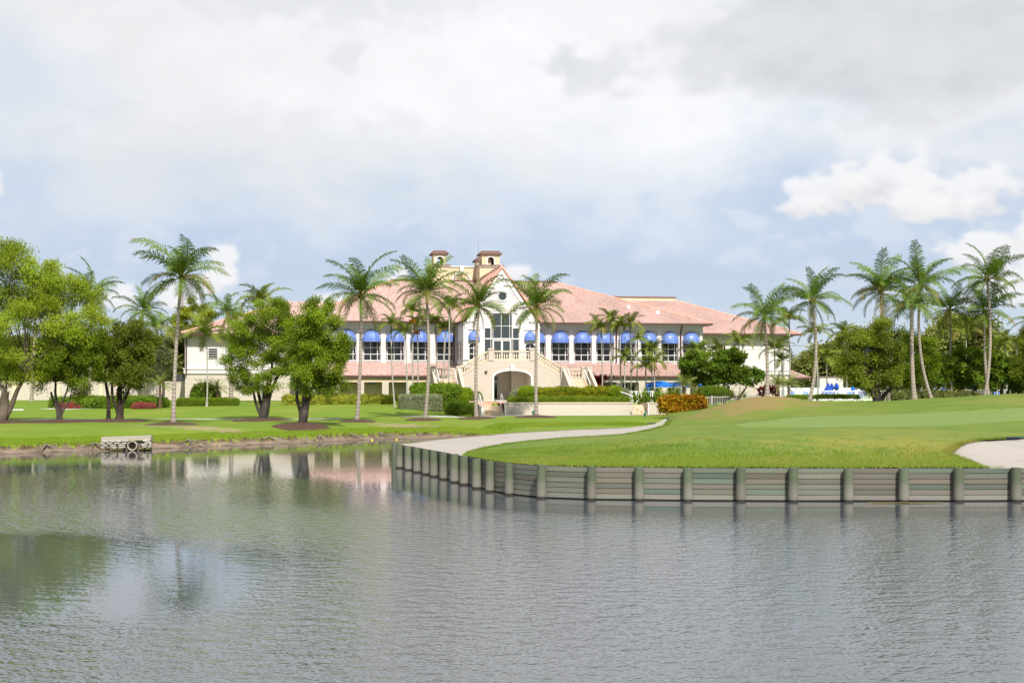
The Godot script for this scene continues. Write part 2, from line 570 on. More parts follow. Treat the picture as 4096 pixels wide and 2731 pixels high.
func sheet(outline: PackedVector2Array, holes: Array, cell: float, level: Callable, tint: Callable, lift: float, m: Material) -> ArrayMesh:
	var lo := outline[0]
	var hi := outline[0]
	for p in outline:
		lo = lo.min(p)
		hi = hi.max(p)
	lo -= Vector2(cell, cell) * 1.37
	var nx := int((hi.x - lo.x) / cell) + 3
	var ny := int((hi.y - lo.y) / cell) + 3
	var hs := PackedFloat32Array()
	hs.resize(nx * ny)
	var ok := PackedByteArray()
	ok.resize(nx * ny)
	for j in ny:
		for i in nx:
			var p := lo + Vector2(i, j) * cell
			hs[j * nx + i] = level.call(p.x, p.y) + lift
			var good := Geometry2D.is_point_in_polygon(p, outline)
			for h in holes:
				if good and Geometry2D.is_point_in_polygon(p, h):
					good = false
			ok[j * nx + i] = 1 if good else 0
	var s := Shape.new()
	var at := {}
	for j in ny - 1:
		for i in nx - 1:
			var k := j * nx + i
			var full := ok[k] + ok[k + 1] + ok[k + nx] + ok[k + nx + 1]
			var rect := PackedVector2Array([lo + Vector2(i, j) * cell, lo + Vector2(i + 1, j) * cell, lo + Vector2(i + 1, j + 1) * cell, lo + Vector2(i, j + 1) * cell])
			var pieces: Array = [rect]
			if full < 4:
				pieces = Geometry2D.intersect_polygons(rect, outline)
				for h in holes:
					var left: Array = []
					for q in pieces:
						left.append_array(Geometry2D.clip_polygons(q, h))
					pieces = left
			for q in pieces:
				var t := Geometry2D.triangulate_polygon(q)
				var ids := []
				for p in q:
					var g: Vector2 = (p - lo) / cell
					var key := Vector2i(roundi(p.x * 500.0), roundi(p.y * 500.0))
					if not at.has(key):
						var a := clampi(int(g.x + 1e-4), 0, nx - 2)
						var b := clampi(int(g.y + 1e-4), 0, ny - 2)
						var f := g - Vector2(a, b)
						var h00 := hs[b * nx + a]
						var h10 := hs[b * nx + a + 1]
						var h01 := hs[(b + 1) * nx + a]
						var h11 := hs[(b + 1) * nx + a + 1]
						var y := lerpf(lerpf(h00, h10, f.x), lerpf(h01, h11, f.x), f.y)
						s.col = tint.call(p.x, p.y)
						at[key] = s.vert(Vector3(p.x, y, -p.y), Vector3(-(h10 - h00 + h11 - h01) / (2.0 * cell), 1.0, (h01 - h00 + h11 - h10) / (2.0 * cell)))
					ids.append(at[key])
				for z in range(0, t.size(), 3):
					var a0: Vector2 = q[t[z]]
					var b0: Vector2 = q[t[z + 1]]
					var c0: Vector2 = q[t[z + 2]]
					if (b0 - a0).cross(c0 - a0) > 0:
						s.idx.append_array([ids[t[z]], ids[t[z + 2]], ids[t[z + 1]]])
					else:
						s.idx.append_array([ids[t[z]], ids[t[z + 1]], ids[t[z + 2]]])
	return s.mesh(m)


func make_ground() -> void:
	for i in POSTS.size():
		var along := (POSTS[mini(i + 1, POSTS.size() - 1)] - POSTS[maxi(i - 1, 0)]).normalized()
		wall_line.append(POSTS[i] + Vector2(-along.y, along.x) * 0.21)
	peninsula = wall_line.duplicate()
	peninsula.append_array([Vector2(60, 39.5), Vector2(60, 113), Vector2(14, 113), Vector2(12.2, 104)])
	for i in range(back_edge.size() - 1, -1, -1):
		peninsula.append(back_edge[i])
	for i in 7:
		sand_plan.append(wall_line[i])
	sand_plan.append_array(sand_edge)
	for i in range(back_edge.size() - 1, -1, -1):
		sand_plan.append(back_edge[i])
	# the green, its outline rounded
	var g := [Vector2(12.2, 73), Vector2(13.6, 81), Vector2(17, 86), Vector2(22, 87.5), Vector2(28, 87.5), Vector2(34, 90), Vector2(46, 91), Vector2(47, 60), Vector2(34, 62.5), Vector2(23.5, 61), Vector2(19, 57.5), Vector2(16, 57.2), Vector2(13.8, 60), Vector2(12.4, 66)]
	for i in g.size():
		for j in 5:
			green_plan.append(g[i].cubic_interpolate(g[(i + 1) % g.size()], g[(i - 1 + g.size()) % g.size()], g[(i + 2) % g.size()], j / 5.0))
	for i in range(wall_line.size() - 1, 5, -1):
		low_edge.append(wall_line[i])
	low_edge.append_array(sand_edge)

	structure("golf_turf", sheet(peninsula, [sand_plan, bunker_plan, green_plan], 0.55, turf_height, turf_tint, 0.0, mat("turf")))
	structure("putting_green", sheet(green_plan, [], 0.7, turf_height, green_tint, -0.01, mat("green")))
	var plain := func(_x: float, _d: float) -> Color: return Color.WHITE
	var sandy := func(x: float, d: float) -> Color: return Color.WHITE * (1.0 + 0.16 * fleck.get_noise_2d(x * 2.0, d * 2.0) + 0.10 * hill.get_noise_2d(x * 4.0, d * 4.0))
	structure("sand_strip", sheet(sand_plan, [], 0.5, sand_height, sandy, 0.0, mat("sand")))
	structure("sand_bunker", sheet(bunker_plan, [], 0.4, bunker_height, sandy, 0.0, mat("sand")))

	# the rest of the ground: one net of squares, dense at the far shore; earth below the grass edge, lawn above it
	var xs := []
	var x := -420.0
	while x < 420.0:
		xs.append(x)
		x += 0.3 if x >= -36.0 and x < 14.0 else (1.0 if x >= -40.0 and x < 60.0 else 12.0)
	var ds := []
	var d := 50.0
	while d < 1400.0:
		ds.append(d)
		d += 0.28 if d >= 66.0 and d < 96.0 else (0.8 if d < 140.0 else (6.0 if d < 220.0 else 60.0))
	var nx := xs.size()
	var ny := ds.size()
	var hs := PackedFloat32Array()
	hs.resize(nx * ny)
	for j in ny:
		for i in nx:
			var h := far_height(xs[i], ds[j])
			if xs[i] > -6.0 and ds[j] < 114.0 and Geometry2D.is_point_in_polygon(Vector2(xs[i], ds[j]), peninsula):
				h = 0.55
			hs[j * nx + i] = h
	var lawn := Shape.new()
	var bank := Shape.new()
	var seen := [{}, {}]
	for j in ny - 1:
		for i in nx - 1:
			var k := j * nx + i
			var top := maxf(maxf(hs[k], hs[k + 1]), maxf(hs[k + nx], hs[k + nx + 1]))
			if top < -0.45:
				continue
			var mean := (hs[k] + hs[k + 1] + hs[k + nx] + hs[k + nx + 1]) / 4.0
			var which := 0 if mean > 0.29 + 0.07 * fleck.get_noise_2d(xs[i] * 4.0, ds[j] * 4.0) else 1
			var s: Shape = lawn if which == 0 else bank
			var id := []
			for q in [k, k + 1, k + nx + 1, k + nx]:
				if not seen[which].has(q):
					var i2: int = q % nx
					var j2: int = q / nx
					var xl := maxi(i2 - 1, 0)
					var xr := mini(i2 + 1, nx - 1)
					var dl := maxi(j2 - 1, 0)
					var dr := mini(j2 + 1, ny - 1)
					var nn := Vector3(-(hs[j2 * nx + xr] - hs[j2 * nx + xl]) / (xs[xr] - xs[xl]), 1.0, (hs[dr * nx + i2] - hs[dl * nx + i2]) / (ds[dr] - ds[dl]))
					if which == 0:
						s.col = lawn_tint(xs[i2], ds[j2])
					else:
						var f := fleck.get_noise_2d(xs[i2] * 4.0, ds[j2] * 4.0)
						s.col = Color(0.43, 0.34, 0.26).lerp(Color(0.12, 0.085, 0.05), clampf(0.15 + f * 1.4 + step_up(0.15, 0.28, hs[q]) * 0.75, 0.0, 1.0)).lerp(Color(0.10, 0.075, 0.05), step_up(0.05, -0.02, hs[q]))
					seen[which][q] = s.vert(Vector3(xs[i2], hs[q], -ds[j2]), nn)
				id.append(seen[which][q])
			s.idx.append_array([id[0], id[2], id[1], id[0], id[3], id[2]])
	structure("lawn", lawn.mesh(mat("turf")))
	structure("earth_bank", bank.mesh(mat("mud")))

	# paths of pale concrete across the lawn
	for path in [[Vector2(-56, 104.5), Vector2(-40, 105.2), Vector2(-24, 105.8), Vector2(-13.5, 106.5), Vector2(-13.5, 107.5), Vector2(-24, 107.0), Vector2(-40, 106.5), Vector2(-56, 106.0)],
			[Vector2(-9.0, 110.2), Vector2(-2.0, 112.6), Vector2(4.0, 113.8), Vector2(12.5, 115.0), Vector2(12.5, 117.6), Vector2(4.0, 116.4), Vector2(-2.5, 115.4), Vector2(-5.5, 114.8), Vector2(-9.0, 111.0)],
			[Vector2(-48, 117.0), Vector2(-40, 119.0), Vector2(-36, 121.5), Vector2(-37, 122.5), Vector2(-41, 121.0), Vector2(-48, 119.0)]]:
		structure("concrete_path", sheet(PackedVector2Array(path), [], 0.8, far_height, plain, 0.02, mat("concrete")))


# ---------------------------------------------------------------- water
func ripple_strength(x: float, d: float) -> float:
	var a := 1.0
	var n := hill.get_noise_2d(x * 1.6, d * 0.7)
	var m := hill.get_noise_2d(x * 0.7 + 200.0, d * 0.5)
	# sheltered: under the far bank, beside the timber wall, and a smooth patch at the lower left
	var calm_from := lerpf(46.0, 38.0, clampf((x + 18.0) / 14.0, 0.0, 1.0))
	a *= 1.0 - 0.96 * step_up(calm_from - 7.0, calm_from + 11.0, d + n * 7.0)
	var e := 1e9
	for i in POSTS.size() - 1:
		e = minf(e, Vector2(x, d).distance_to(Geometry2D.get_closest_point_to_segment(Vector2(x, d), POSTS[i], POSTS[i + 1])))
	a *= 1.0 - 0.9 * step_up(5.2, 2.2, e + n * 1.8)
	a *= 1.0 - 0.87 * step_up(1.15, 0.55, Vector2((x + 10.2) / 6.2, (d - 24.0) / 6.3).length() + n * 0.5 + m * 0.4)
	a *= 1.0 + 0.35 * step_up(2.0, -8.0, x) * step_up(27.0, 34.0, d)
	a *= 1.0 - 0.48 * step_up(-2.0, 6.0, x + n * 3.0)
	return maxf(a, 0.035) * (1.0 + 0.35 * m)


func ripple_map(x0: float, d0: float, width: float, depth: float, nx: int, ny: int) -> ImageTexture:
	var px := width / nx
	var pd := depth / ny
	var f1 := noise((11.5 if d0 < 40.0 else 6.0) * pd, 2, 51)
	var f2 := noise(2.4 * pd, 2, 52)
	f1.offset = Vector3(x0 / px, d0 / pd, 0)
	f2.offset = f1.offset
	var a1 := f1.get_image(nx, ny).get_data()
	var a2 := f2.get_image(nx, ny).get_data()
	var s1 := 0.0
	var s2 := 0.0
	for k in range(0, nx * (ny - 1), 97):
		s1 += pow(a1[k + nx] - a1[k], 2)
		s2 += pow(a2[k + nx] - a2[k], 2)
	var many_ := nx * (ny - 1) / 97.0
	s1 = sqrt(s1 / many_)
	s2 = sqrt(s2 / many_)
	var amp := Image.create(96, 96, false, Image.FORMAT_RF)
	for j in 96:
		for i in 96:
			amp.set_pixel(i, j, Color(ripple_strength(x0 + width * (i + 0.5) / 96.0, d0 + depth * (j + 0.5) / 96.0), 0, 0))
	amp.resize(nx, ny, Image.INTERPOLATE_BILINEAR)
	var am := amp.get_data().to_float32_array()
	var out := PackedByteArray()
	out.resize(nx * ny * 3)
	out.fill(255)
	var k1 := 254.0 * 0.075 / s1
	var k2 := 254.0 * 0.032 / s2
	var ratio := pd / px
	var last := nx * ny - nx - 1
	for k in last:
		var h1 := a1[k]
		var h2 := a2[k]
		var a := am[k]
		out[k * 3] = clampi(int(128.0 + a * ratio * (k1 * (a1[k + 1] - h1) + k2 * (a2[k + 1] - h2))), 0, 255)
		out[k * 3 + 1] = clampi(int(128.0 + a * (k1 * (a1[k + nx] - h1) + k2 * (a2[k + nx] - h2))), 0, 255)
	for k in range(last, nx * ny):
		out[k * 3] = 128
		out[k * 3 + 1] = 128
	return ImageTexture.create_from_image(Image.create_from_data(nx, ny, false, Image.FORMAT_RGB8, out))


func make_water() -> void:
	var out := ArrayMesh.new()
	var near_water := mat("water")
	var far_water: StandardMaterial3D = near_water.duplicate()
	far_water.resource_name = "far_water"
	for k in [[near_water, -22.0, 7.0, 44.0, 35.0, 2048, 2048], [far_water, -38.0, 42.0, 76.0, 76.0, 2048, 2048]]:
		var m: StandardMaterial3D = k[0]
		m.normal_enabled = true
		m.normal_texture = ripple_map(k[1], k[2], k[3], k[4], k[5], k[6])
		m.normal_scale = 0.5
		var s := Shape.new()
		for q in [Vector2(0, 0), Vector2(1, 0), Vector2(1, 1), Vector2(0, 1)]:
			s.vert(Vector3(k[1] + q.x * k[3], 0, -(k[2] + q.y * k[4])), Vector3.UP, q)
		s.idx = PackedInt32Array([0, 2, 1, 0, 3, 2])
		if m == far_water:
			for r in [[-400.0, -22.0, -40.0, 42.0], [22.0, 400.0, -40.0, 42.0], [-22.0, 22.0, -40.0, 7.0], [-400.0, -38.0, 42.0, 118.0], [38.0, 400.0, 42.0, 118.0]]:
				var i := s.v.size()
				for q in [Vector2(r[0], r[2]), Vector2(r[1], r[2]), Vector2(r[1], r[3]), Vector2(r[0], r[3])]:
					s.vert(Vector3(q.x, 0, -q.y), Vector3.UP, (q - Vector2(k[1], k[2])) / Vector2(k[3], k[4]))
				s.idx.append_array([i, i + 2, i + 1, i, i + 3, i + 2])
		s.add_to(out, m)
	structure("lake_water", out)


# ---------------------------------------------------------------- timber wall
func make_bulkhead() -> void:
	var t := thing("timber_retaining_wall", "weathered green grey timber wall of posts and planks along the lake", "retaining wall", Vector3(POSTS[11].x, 0, -POSTS[11].y))
	var tints := [Color(0.245, 0.265, 0.205), Color(0.22, 0.275, 0.215), Color(0.29, 0.27, 0.215), Color(0.19, 0.255, 0.195), Color(0.31, 0.295, 0.245), Color(0.26, 0.235, 0.18), Color(0.175, 0.245, 0.20)]
	var line := []
	for p in POSTS:
		line.append(p)
	var shift := -t.position
	for i in POSTS.size() - 1:
		var a := POSTS[i]
		var b := POSTS[i + 1]
		var along := (b - a).normalized()
		var inward := Vector2(-along.y, along.x)
		for row in 6:
			var s := Shape.new()
			s.col = tints[rng.randi() % tints.size()].lerp(Color(0.30, 0.285, 0.25), rng.randf_range(0.0, 0.7)) * rng.randf_range(0.52, 0.88)
			if row == 0:
				s.col = s.col.lerp(Color(0.33, 0.31, 0.28), 0.5)
			var y0 := 0.035 + row * 0.156
			var y1 := y0 + 0.140
			var jut := rng.randf_range(-0.008, 0.008)
			var tilt := rng.randf_range(-0.004, 0.004)
			var c := (a + b) / 2.0 + inward * (0.175 + jut)
			var half := a.distance_to(b) / 2.0 - 0.004
			s.X = Transform3D(Basis(Vector3(along.x, tilt, -along.y), Vector3.UP, Vector3(along.y, 0, along.x)), Vector3(c.x, 0, -c.y) + shift)
			s.box(Vector3(-half, y0, -0.022), Vector3(half, y1, 0.022))
			part(t, "plank", s.mesh(mat("plank")))
		# the footing board in the wet
		var f := Shape.new()
		f.col = Color(0.03, 0.03, 0.02)
		var m := (a + b) / 2.0 + inward * 0.2
		var hl := a.distance_to(b) / 2.0
		f.X = Transform3D(Basis(Vector3(along.x, 0, -along.y), Vector3.UP, Vector3(along.y, 0, along.x)), Vector3(m.x, 0, -m.y) + shift)
		f.box(Vector3(-hl, -0.6, -0.02), Vector3(hl, 0.03, 0.02))
		part(t, "footing_board", f.mesh(mat("plank")))
	for i in POSTS.size():
		var s := Shape.new()
		var r := rng.randf_range(0.128, 0.152)
		var top := rng.randf_range(0.955, 1.005)
		var lean := Vector3(rng.randf_range(-0.02, 0.02), 0, rng.randf_range(0.0, 0.03))
		var path := []
		var rad := []
		var tone := []
		var g := rng.randf_range(0.70, 0.95)
		for k in [[-0.8, 1.0], [0.0, 1.0], [0.04, 1.03], [0.09, 1.05], [0.22, 1.04], [0.42, 1.02], [0.62, 1.0], [0.82, 0.99], [top - 0.02, 0.98], [top, 0.92]]:
			path.append(Vector3(POSTS[i].x, k[0], -POSTS[i].y) + lean * k[0] + shift)
			rad.append(r * k[1])
			var hh: float = k[0]
			var tc := Color(0.30, 0.285, 0.25).lerp(Color(0.165, 0.205, 0.13), step_up(0.30, 0.62, hh))
			tone.append((tc if hh > 0.07 else Color(0.05, 0.045, 0.035)) * g)
		s.tube(path, rad, 14, tone)
		part(t, "post", s.mesh(mat("post")))
	# low boards that hold the back edge of the sand
	for i in 5:
		var a := back_edge[i]
		var b := back_edge[i + 1]
		var s := Shape.new()
		s.col = Color(0.30, 0.26, 0.18)
		var along := (b - a).normalized()
		var c := (a + b) / 2.0 + Vector2(-along.y, along.x) * 0.04
		s.X = Transform3D(Basis(Vector3(along.x, 0, -along.y), Vector3.UP, Vector3(along.y, 0, along.x)), Vector3(c.x, 0, -c.y) + shift)
		s.box(Vector3(-a.distance_to(b) / 2.0, -0.3, -0.03), Vector3(a.distance_to(b) / 2.0, 0.97, 0.03))
		part(t, "edging_board", s.mesh(mat("plank")))
	for k in 2:
		var s := Shape.new()
		var p: Vector2 = [Vector2(-4.98, 57.3), Vector2(-4.4, 60.0)][k]
		s.tube([Vector3(p.x, -0.8, -p.y) + shift, Vector3(p.x, 1.0, -p.y) + shift], [0.15, 0.14], 12, [Color(0.12, 0.13, 0.09), Color(0.15, 0.17, 0.12)])
		part(t, "post", s.mesh(mat("post")))


# ---------------------------------------------------------------- the clubhouse. x along the front, z towards the lake, heights above water
const FLOOR := 2.3


func cs(col := Color.WHITE) -> Shape:
	var s := Shape.new()
	s.X = Transform3D(Basis(), Vector3(0, -FLOOR, 0))
	s.col = col
	return s


func beam(s: Shape, a: Vector3, b: Vector3, wide: float, tall: float) -> void:      # a bar with upright ends, its underside from a to b
	var side := (b - a).cross(Vector3.UP).normalized() * wide / 2.0
	var up := Vector3.UP * tall
	var p := [a - side, a + side, a + side + up, a - side + up, b - side, b + side, b + side + up, b - side + up]
	s.quad(p[1], p[5], p[6], p[2])
	s.quad(p[4], p[0], p[3], p[7])
	s.quad(p[3], p[2], p[6], p[7])
	s.quad(p[0], p[4], p[5], p[1])
	s.quad(p[0], p[1], p[2], p[3])
	s.quad(p[5], p[4], p[7], p[6])


func window_of(parent: Node3D, x0: float, x1: float, y0: float, y1: float, z: float, cols: Array, rows: int, glass := "dark_glass", bar := 0.07) -> Node3D:
	var o := Node3D.new()
	o.name = "window"
	parent.add_child(o, true)
	o.position = Vector3(x0, y0 - FLOOR, z)
	var w := x1 - x0
	var h := y1 - y0
	var f := Shape.new()
	f.box(Vector3(0, 0, 0), Vector3(bar, h, 0.07))
	f.box(Vector3(w - bar, 0, 0), Vector3(w, h, 0.07))
	f.box(Vector3(bar, h - bar, 0), Vector3(w - bar, h, 0.07))
	f.box(Vector3(bar, 0, 0), Vector3(w - bar, bar, 0.07))
	var total := 0.0
	for k in cols:
		total += k
	var x := 0.0
	for i in cols.size():
		var xa: float = maxf(bar, x / total * w + bar / 2)
		x += cols[i]
		var xb: float = minf(w - bar, x / total * w - bar / 2)
		if i < cols.size() - 1:
			f.box(Vector3(xb, bar, 0.002), Vector3(xb + bar, h - bar, 0.064))
		for j in rows:
			var ya := maxf(bar, h * j / rows + bar / 2)
			var yb := minf(h - bar, h * (j + 1) / rows - bar / 2)
			if j < rows - 1:
				f.box(Vector3(xa, yb, 0.004), Vector3(xb, yb + bar, 0.06))
			var p := Shape.new()
			p.box(Vector3(xa, ya, 0.012), Vector3(xb, yb, 0.026))
			var pane := part(o, "pane", p.mesh(mat(glass)))
			pane.rotation = Vector3(rng.randf_range(-0.006, 0.006), rng.randf_range(-0.006, 0.006), 0)
	part(o, "frame", f.mesh(mat("trim")))
	return o


func arch_points(cx: float, y: float, rx: float, ry: float, n := 14, from := 0.0, to := PI) -> PackedVector2Array:
	var out := PackedVector2Array()
	for k in n + 1:
		var a := lerpf(from, to, float(k) / n)
		out.append(Vector2(cx + cos(a) * rx, y + sin(a) * ry))
	return out


func arch_band(s: Shape, cx: float, y: float, rx: float, ry: float, thick: float, z0: float, z1: float, n := 16) -> void:
	for k in n:
		var a := PI * k / n
		var b := PI * (k + 1) / n
		var p := PackedVector2Array([Vector2(cx + cos(a) * rx, y + sin(a) * ry), Vector2(cx + cos(a) * (rx + thick), y + sin(a) * (ry + thick)), Vector2(cx + cos(b) * (rx + thick), y + sin(b) * (ry + thick)), Vector2(cx + cos(b) * rx, y + sin(b) * ry)])
		s.prism(p, z0, z1)


func awning_mesh(w: float, h: float, deep: float) -> ArrayMesh:
	var key := "awning %s" % w
	if meshes.has(key):
		return meshes[key]
	var s := Shape.new()
	var gores := 8
	var rows := 7
	for g in gores:
		var a := PI * g / gores
		var b := PI * (g + 1) / gores
		s.col = Color.WHITE * (1.0 if g % 2 == 0 else 0.88)
		for r in rows:
			var t0 := PI / 2 * r / rows
			var t1 := PI / 2 * (r + 1) / rows
			var f := func(az: float, t: float) -> Vector3: return Vector3(-cos(az) * cos(t) * w / 2, sin(t) * h, sin(az) * cos(t) * deep)
			s.quad(f.call(a, t0), f.call(b, t0), f.call(b, t1), f.call(a, t1))
		# hanging edge, scalloped a little by its own folds
		var pa := Vector3(-cos(a) * w / 2, 0, sin(a) * deep)
		var pb := Vector3(-cos(b) * w / 2, 0, sin(b) * deep)
		var pm := (pa + pb) / 2 * Vector3(1.015, 0, 1.015) - Vector3(0, 0.14, 0)
		s.quad(pa - Vector3(0, 0.11, 0), pm, pb.lerp(pa, 0.5), pa)
		s.quad(pm, pb - Vector3(0, 0.11, 0), pb, pb.lerp(pa, 0.5))
	meshes[key] = s.mesh(mat("awning"))
	return meshes[key]


func rib_mesh(w: float, h: float, deep: float) -> ArrayMesh:
	var key := "rib %s" % w
	if not meshes.has(key):
		var s := Shape.new()
		for g in range(1, 8):
			var a := PI * g / 8
			var path := []
			var r := []
			for k in 7:
				var t := PI / 2 * k / 6.2
				path.append(Vector3(-cos(a) * cos(t) * w / 2, sin(t) * h, sin(a) * cos(t) * deep) * 1.004)
				r.append(0.014)
			s.tube(path, r, 4)
		meshes[key] = s.mesh(mat("awning"))
	return meshes[key]


func awning(parent: Node3D, cx: float, y: float, z: float, w: float, h: float, deep: float) -> void:
	var a := part(parent, "awning", awning_mesh(w, h, deep), Vector3(cx, y - FLOOR, z))
	part(a, "ribs", rib_mesh(w, h, deep))


func tile_mesh() -> ArrayMesh:
	if not meshes.has("tile"):
		var s := Shape.new()
		var n := 5
		for k in n:
			var a := PI * k / n
			var b := PI * (k + 1) / n
			var lo0 := Vector3(-cos(a) * 0.10, 0.035 + sin(a) * 0.075, 0.0)
			var lo1 := Vector3(-cos(b) * 0.10, 0.035 + sin(b) * 0.075, 0.0)
			var hi0 := Vector3(-cos(a) * 0.085, 0.005 + sin(a) * 0.06, -0.40)
			var hi1 := Vector3(-cos(b) * 0.085, 0.005 + sin(b) * 0.06, -0.40)
			s.quad(lo0, lo1, hi1, hi0)
		s.quad(Vector3(0.10, 0.03, 0), Vector3(0.18, 0.012, 0), Vector3(0.18, 0.0, -0.40), Vector3(0.085, 0.0, -0.40))
		s.quad(Vector3(-0.10, 0.0, 0.0), Vector3(0.10, 0.0, 0.0), Vector3(0.07, 0.095, 0.0), Vector3(-0.07, 0.095, 0.0))
		meshes["tile"] = s.mesh(mat("tile"))
	return meshes["tile"]


func tiled(parent: Node, corners: Array, tiles := true, warm := 0.0) -> MeshInstance3D:
	# corners: eave left, eave right, top right, top left (x, height, z)
	var s := cs()
	var en := ((corners[1] - corners[0]) as Vector3).cross(corners[3] - corners[0]).normalized()
	var thick: Vector3 = -en * 0.12
	s.quad(corners[0], corners[1], corners[2], corners[3])
	s.quad(corners[3] + thick, corners[2] + thick, corners[1] + thick, corners[0] + thick)
	for k in 4:
		s.quad(corners[k] + thick, corners[(k + 1) % 4] + thick, corners[(k + 1) % 4], corners[k])
	var o := part(parent, "roof", s.mesh(mat("roof_bed")))
	if not tiles:
		return o
	var ex := ((corners[1] - corners[0]) as Vector3).normalized()
	var ey := en.cross(ex)
	var flat := PackedVector2Array()
	for q in corners:
		flat.append(Vector2((q - corners[0]).dot(ex), (q - corners[0]).dot(ey)))
	var hi := flat[0]
	var lo := flat[0]
	for q in flat:
		hi = hi.max(q)
		lo = lo.min(q)
	var where := []
	var tint := []
	var basis := Basis(ex * 0.74, en, -ey)
	var y := 0.02
	while y < hi.y - 0.1:
		var x := lo.x + 0.1
		while x < hi.x:
			if Geometry2D.is_point_in_polygon(Vector2(x, y + 0.12), flat):
				where.append(Transform3D(basis, corners[0] + ex * x + ey * y + en * 0.01 - Vector3(0, FLOOR, 0)))
				var f := rng.randf()
				var c := Color(0.53, 0.365, 0.33).lerp(Color(0.565, 0.425, 0.39), f) if f > 0.07 else Color(0.47, 0.29, 0.25)
				c = c.lerp(Color(0.52, 0.23, 0.16), warm)
				var soot := 1.0 + 0.09 * fleck.get_noise_2d(x * 0.9 + corners[0].y * 7.0, y * 0.25) + 0.10 * hill.get_noise_2d(x * 2.0, y * 2.0)
				tint.append(c * rng.randf_range(0.95, 1.05) * soot)
			x += 0.2
		y += 0.345
	many(o, "roof_tiles", tile_mesh(), where, tint)
	return o


func ridge(parent: Node, a: Vector3, b: Vector3) -> void:
	var s := cs()
	var n := int(a.distance_to(b) / 0.42)
	for k in n:
		s.col = Color(0.62, 0.34, 0.27) * rng.randf_range(0.85, 1.15)
		var p := a.lerp(b, float(k) / n)
		var q := a.lerp(b, (k + 1.15) / n)
		s.tube([p + Vector3(0, 0.02, 0), q], [0.13, 0.10], 7)
	part(parent, "ridge_caps", s.mesh(mat("tile")), Vector3.ZERO, "stuff")


func baluster_mesh() -> ArrayMesh:
	if not meshes.has("baluster"):
		var s := Shape.new()
		s.lathe([Vector2(0.075, 0), Vector2(0.075, 0.06), Vector2(0.05, 0.09), Vector2(0.075, 0.17), Vector2(0.088, 0.24), Vector2(0.07, 0.34), Vector2(0.042, 0.48), Vector2(0.045, 0.56), Vector2(0.062, 0.60), Vector2(0.062, 0.66), Vector2(0.0, 0.66)], 10)
		meshes["baluster"] = s.mesh(mat("stone"))
	return meshes["baluster"]


func balustrade(parent: Node3D, a: Vector3, b: Vector3, count: int) -> void:
	var o := Node3D.new()
	o.name = "balustrade"
	parent.add_child(o, true)
	var lift := Vector3(0, -FLOOR, 0)
	var s := cs()
	beam(s, a, b, 0.22, 0.12)
	part(o, "bottom_rail", s.mesh(mat("stone")))
	s = cs()
	beam(s, a + Vector3(0, 0.78, 0), b + Vector3(0, 0.78, 0), 0.26, 0.14)
	part(o, "top_rail", s.mesh(mat("stone")))
	for k in count:
		part(o, "baluster", baluster_mesh(), a.lerp(b, (k + 0.5) / count) + lift + Vector3(0, 0.12, 0))


func pier(parent: Node3D, x: float, z: float, y0: float, y1: float, w := 0.48, called := "stair_post", m := "cream") -> void:
	var s := cs()
	s.box(Vector3(x - w / 2, y0, z - w / 2), Vector3(x + w / 2, y1 - 0.16, z + w / 2))
	s.box(Vector3(x - w / 2 - 0.05, y1 - 0.16, z - w / 2 - 0.05), Vector3(x + w / 2 + 0.05, y1 - 0.06, z + w / 2 + 0.05))
	s.box(Vector3(x - w / 2 - 0.02, y1 - 0.06, z - w / 2 - 0.02), Vector3(x + w / 2 + 0.02, y1, z + w / 2 + 0.02))
	part(parent, called, s.mesh(mat(m)))


func pilaster(parent: Node3D, x0: float, x1: float, y0: float, y1: float, z: float, m: String) -> void:
	var s := cs()
	s.box(Vector3(x0 - 0.05, y0, z), Vector3(x1 + 0.05, y0 + 0.18, z + 0.17))
	s.box(Vector3(x0 - 0.02, y0 + 0.18, z), Vector3(x1 + 0.02, y0 + 1.15, z + 0.14))
	s.box(Vector3(x0 - 0.05, y0 + 1.15, z), Vector3(x1 + 0.05, y0 + 1.24, z + 0.17))
	s.box(Vector3(x0, y0 + 1.24, z), Vector3(x1, y1 - 0.14, z + 0.11))
	s.box(Vector3(x0 - 0.04, y1 - 0.14, z), Vector3(x1 + 0.04, y1, z + 0.15))
	part(parent, "pilaster", s.mesh(mat(m)))


func downpipe(parent: Node3D, x: float, z: float, y0: float, y1: float) -> void:
	var s := cs()
	s.tube([Vector3(x, y1, z + 0.75), Vector3(x, y1 - 0.15, z + 0.55), Vector3(x, y1 - 0.55, z + 0.12), Vector3(x, y1 - 0.8, z + 0.08), Vector3(x, y0 + 0.25, z + 0.08), Vector3(x - 0.05, y0, z + 0.25)], [0.075, 0.075, 0.075, 0.075, 0.075, 0.075], 8)
	part(parent, "downpipe", s.mesh(mat("gutter")))


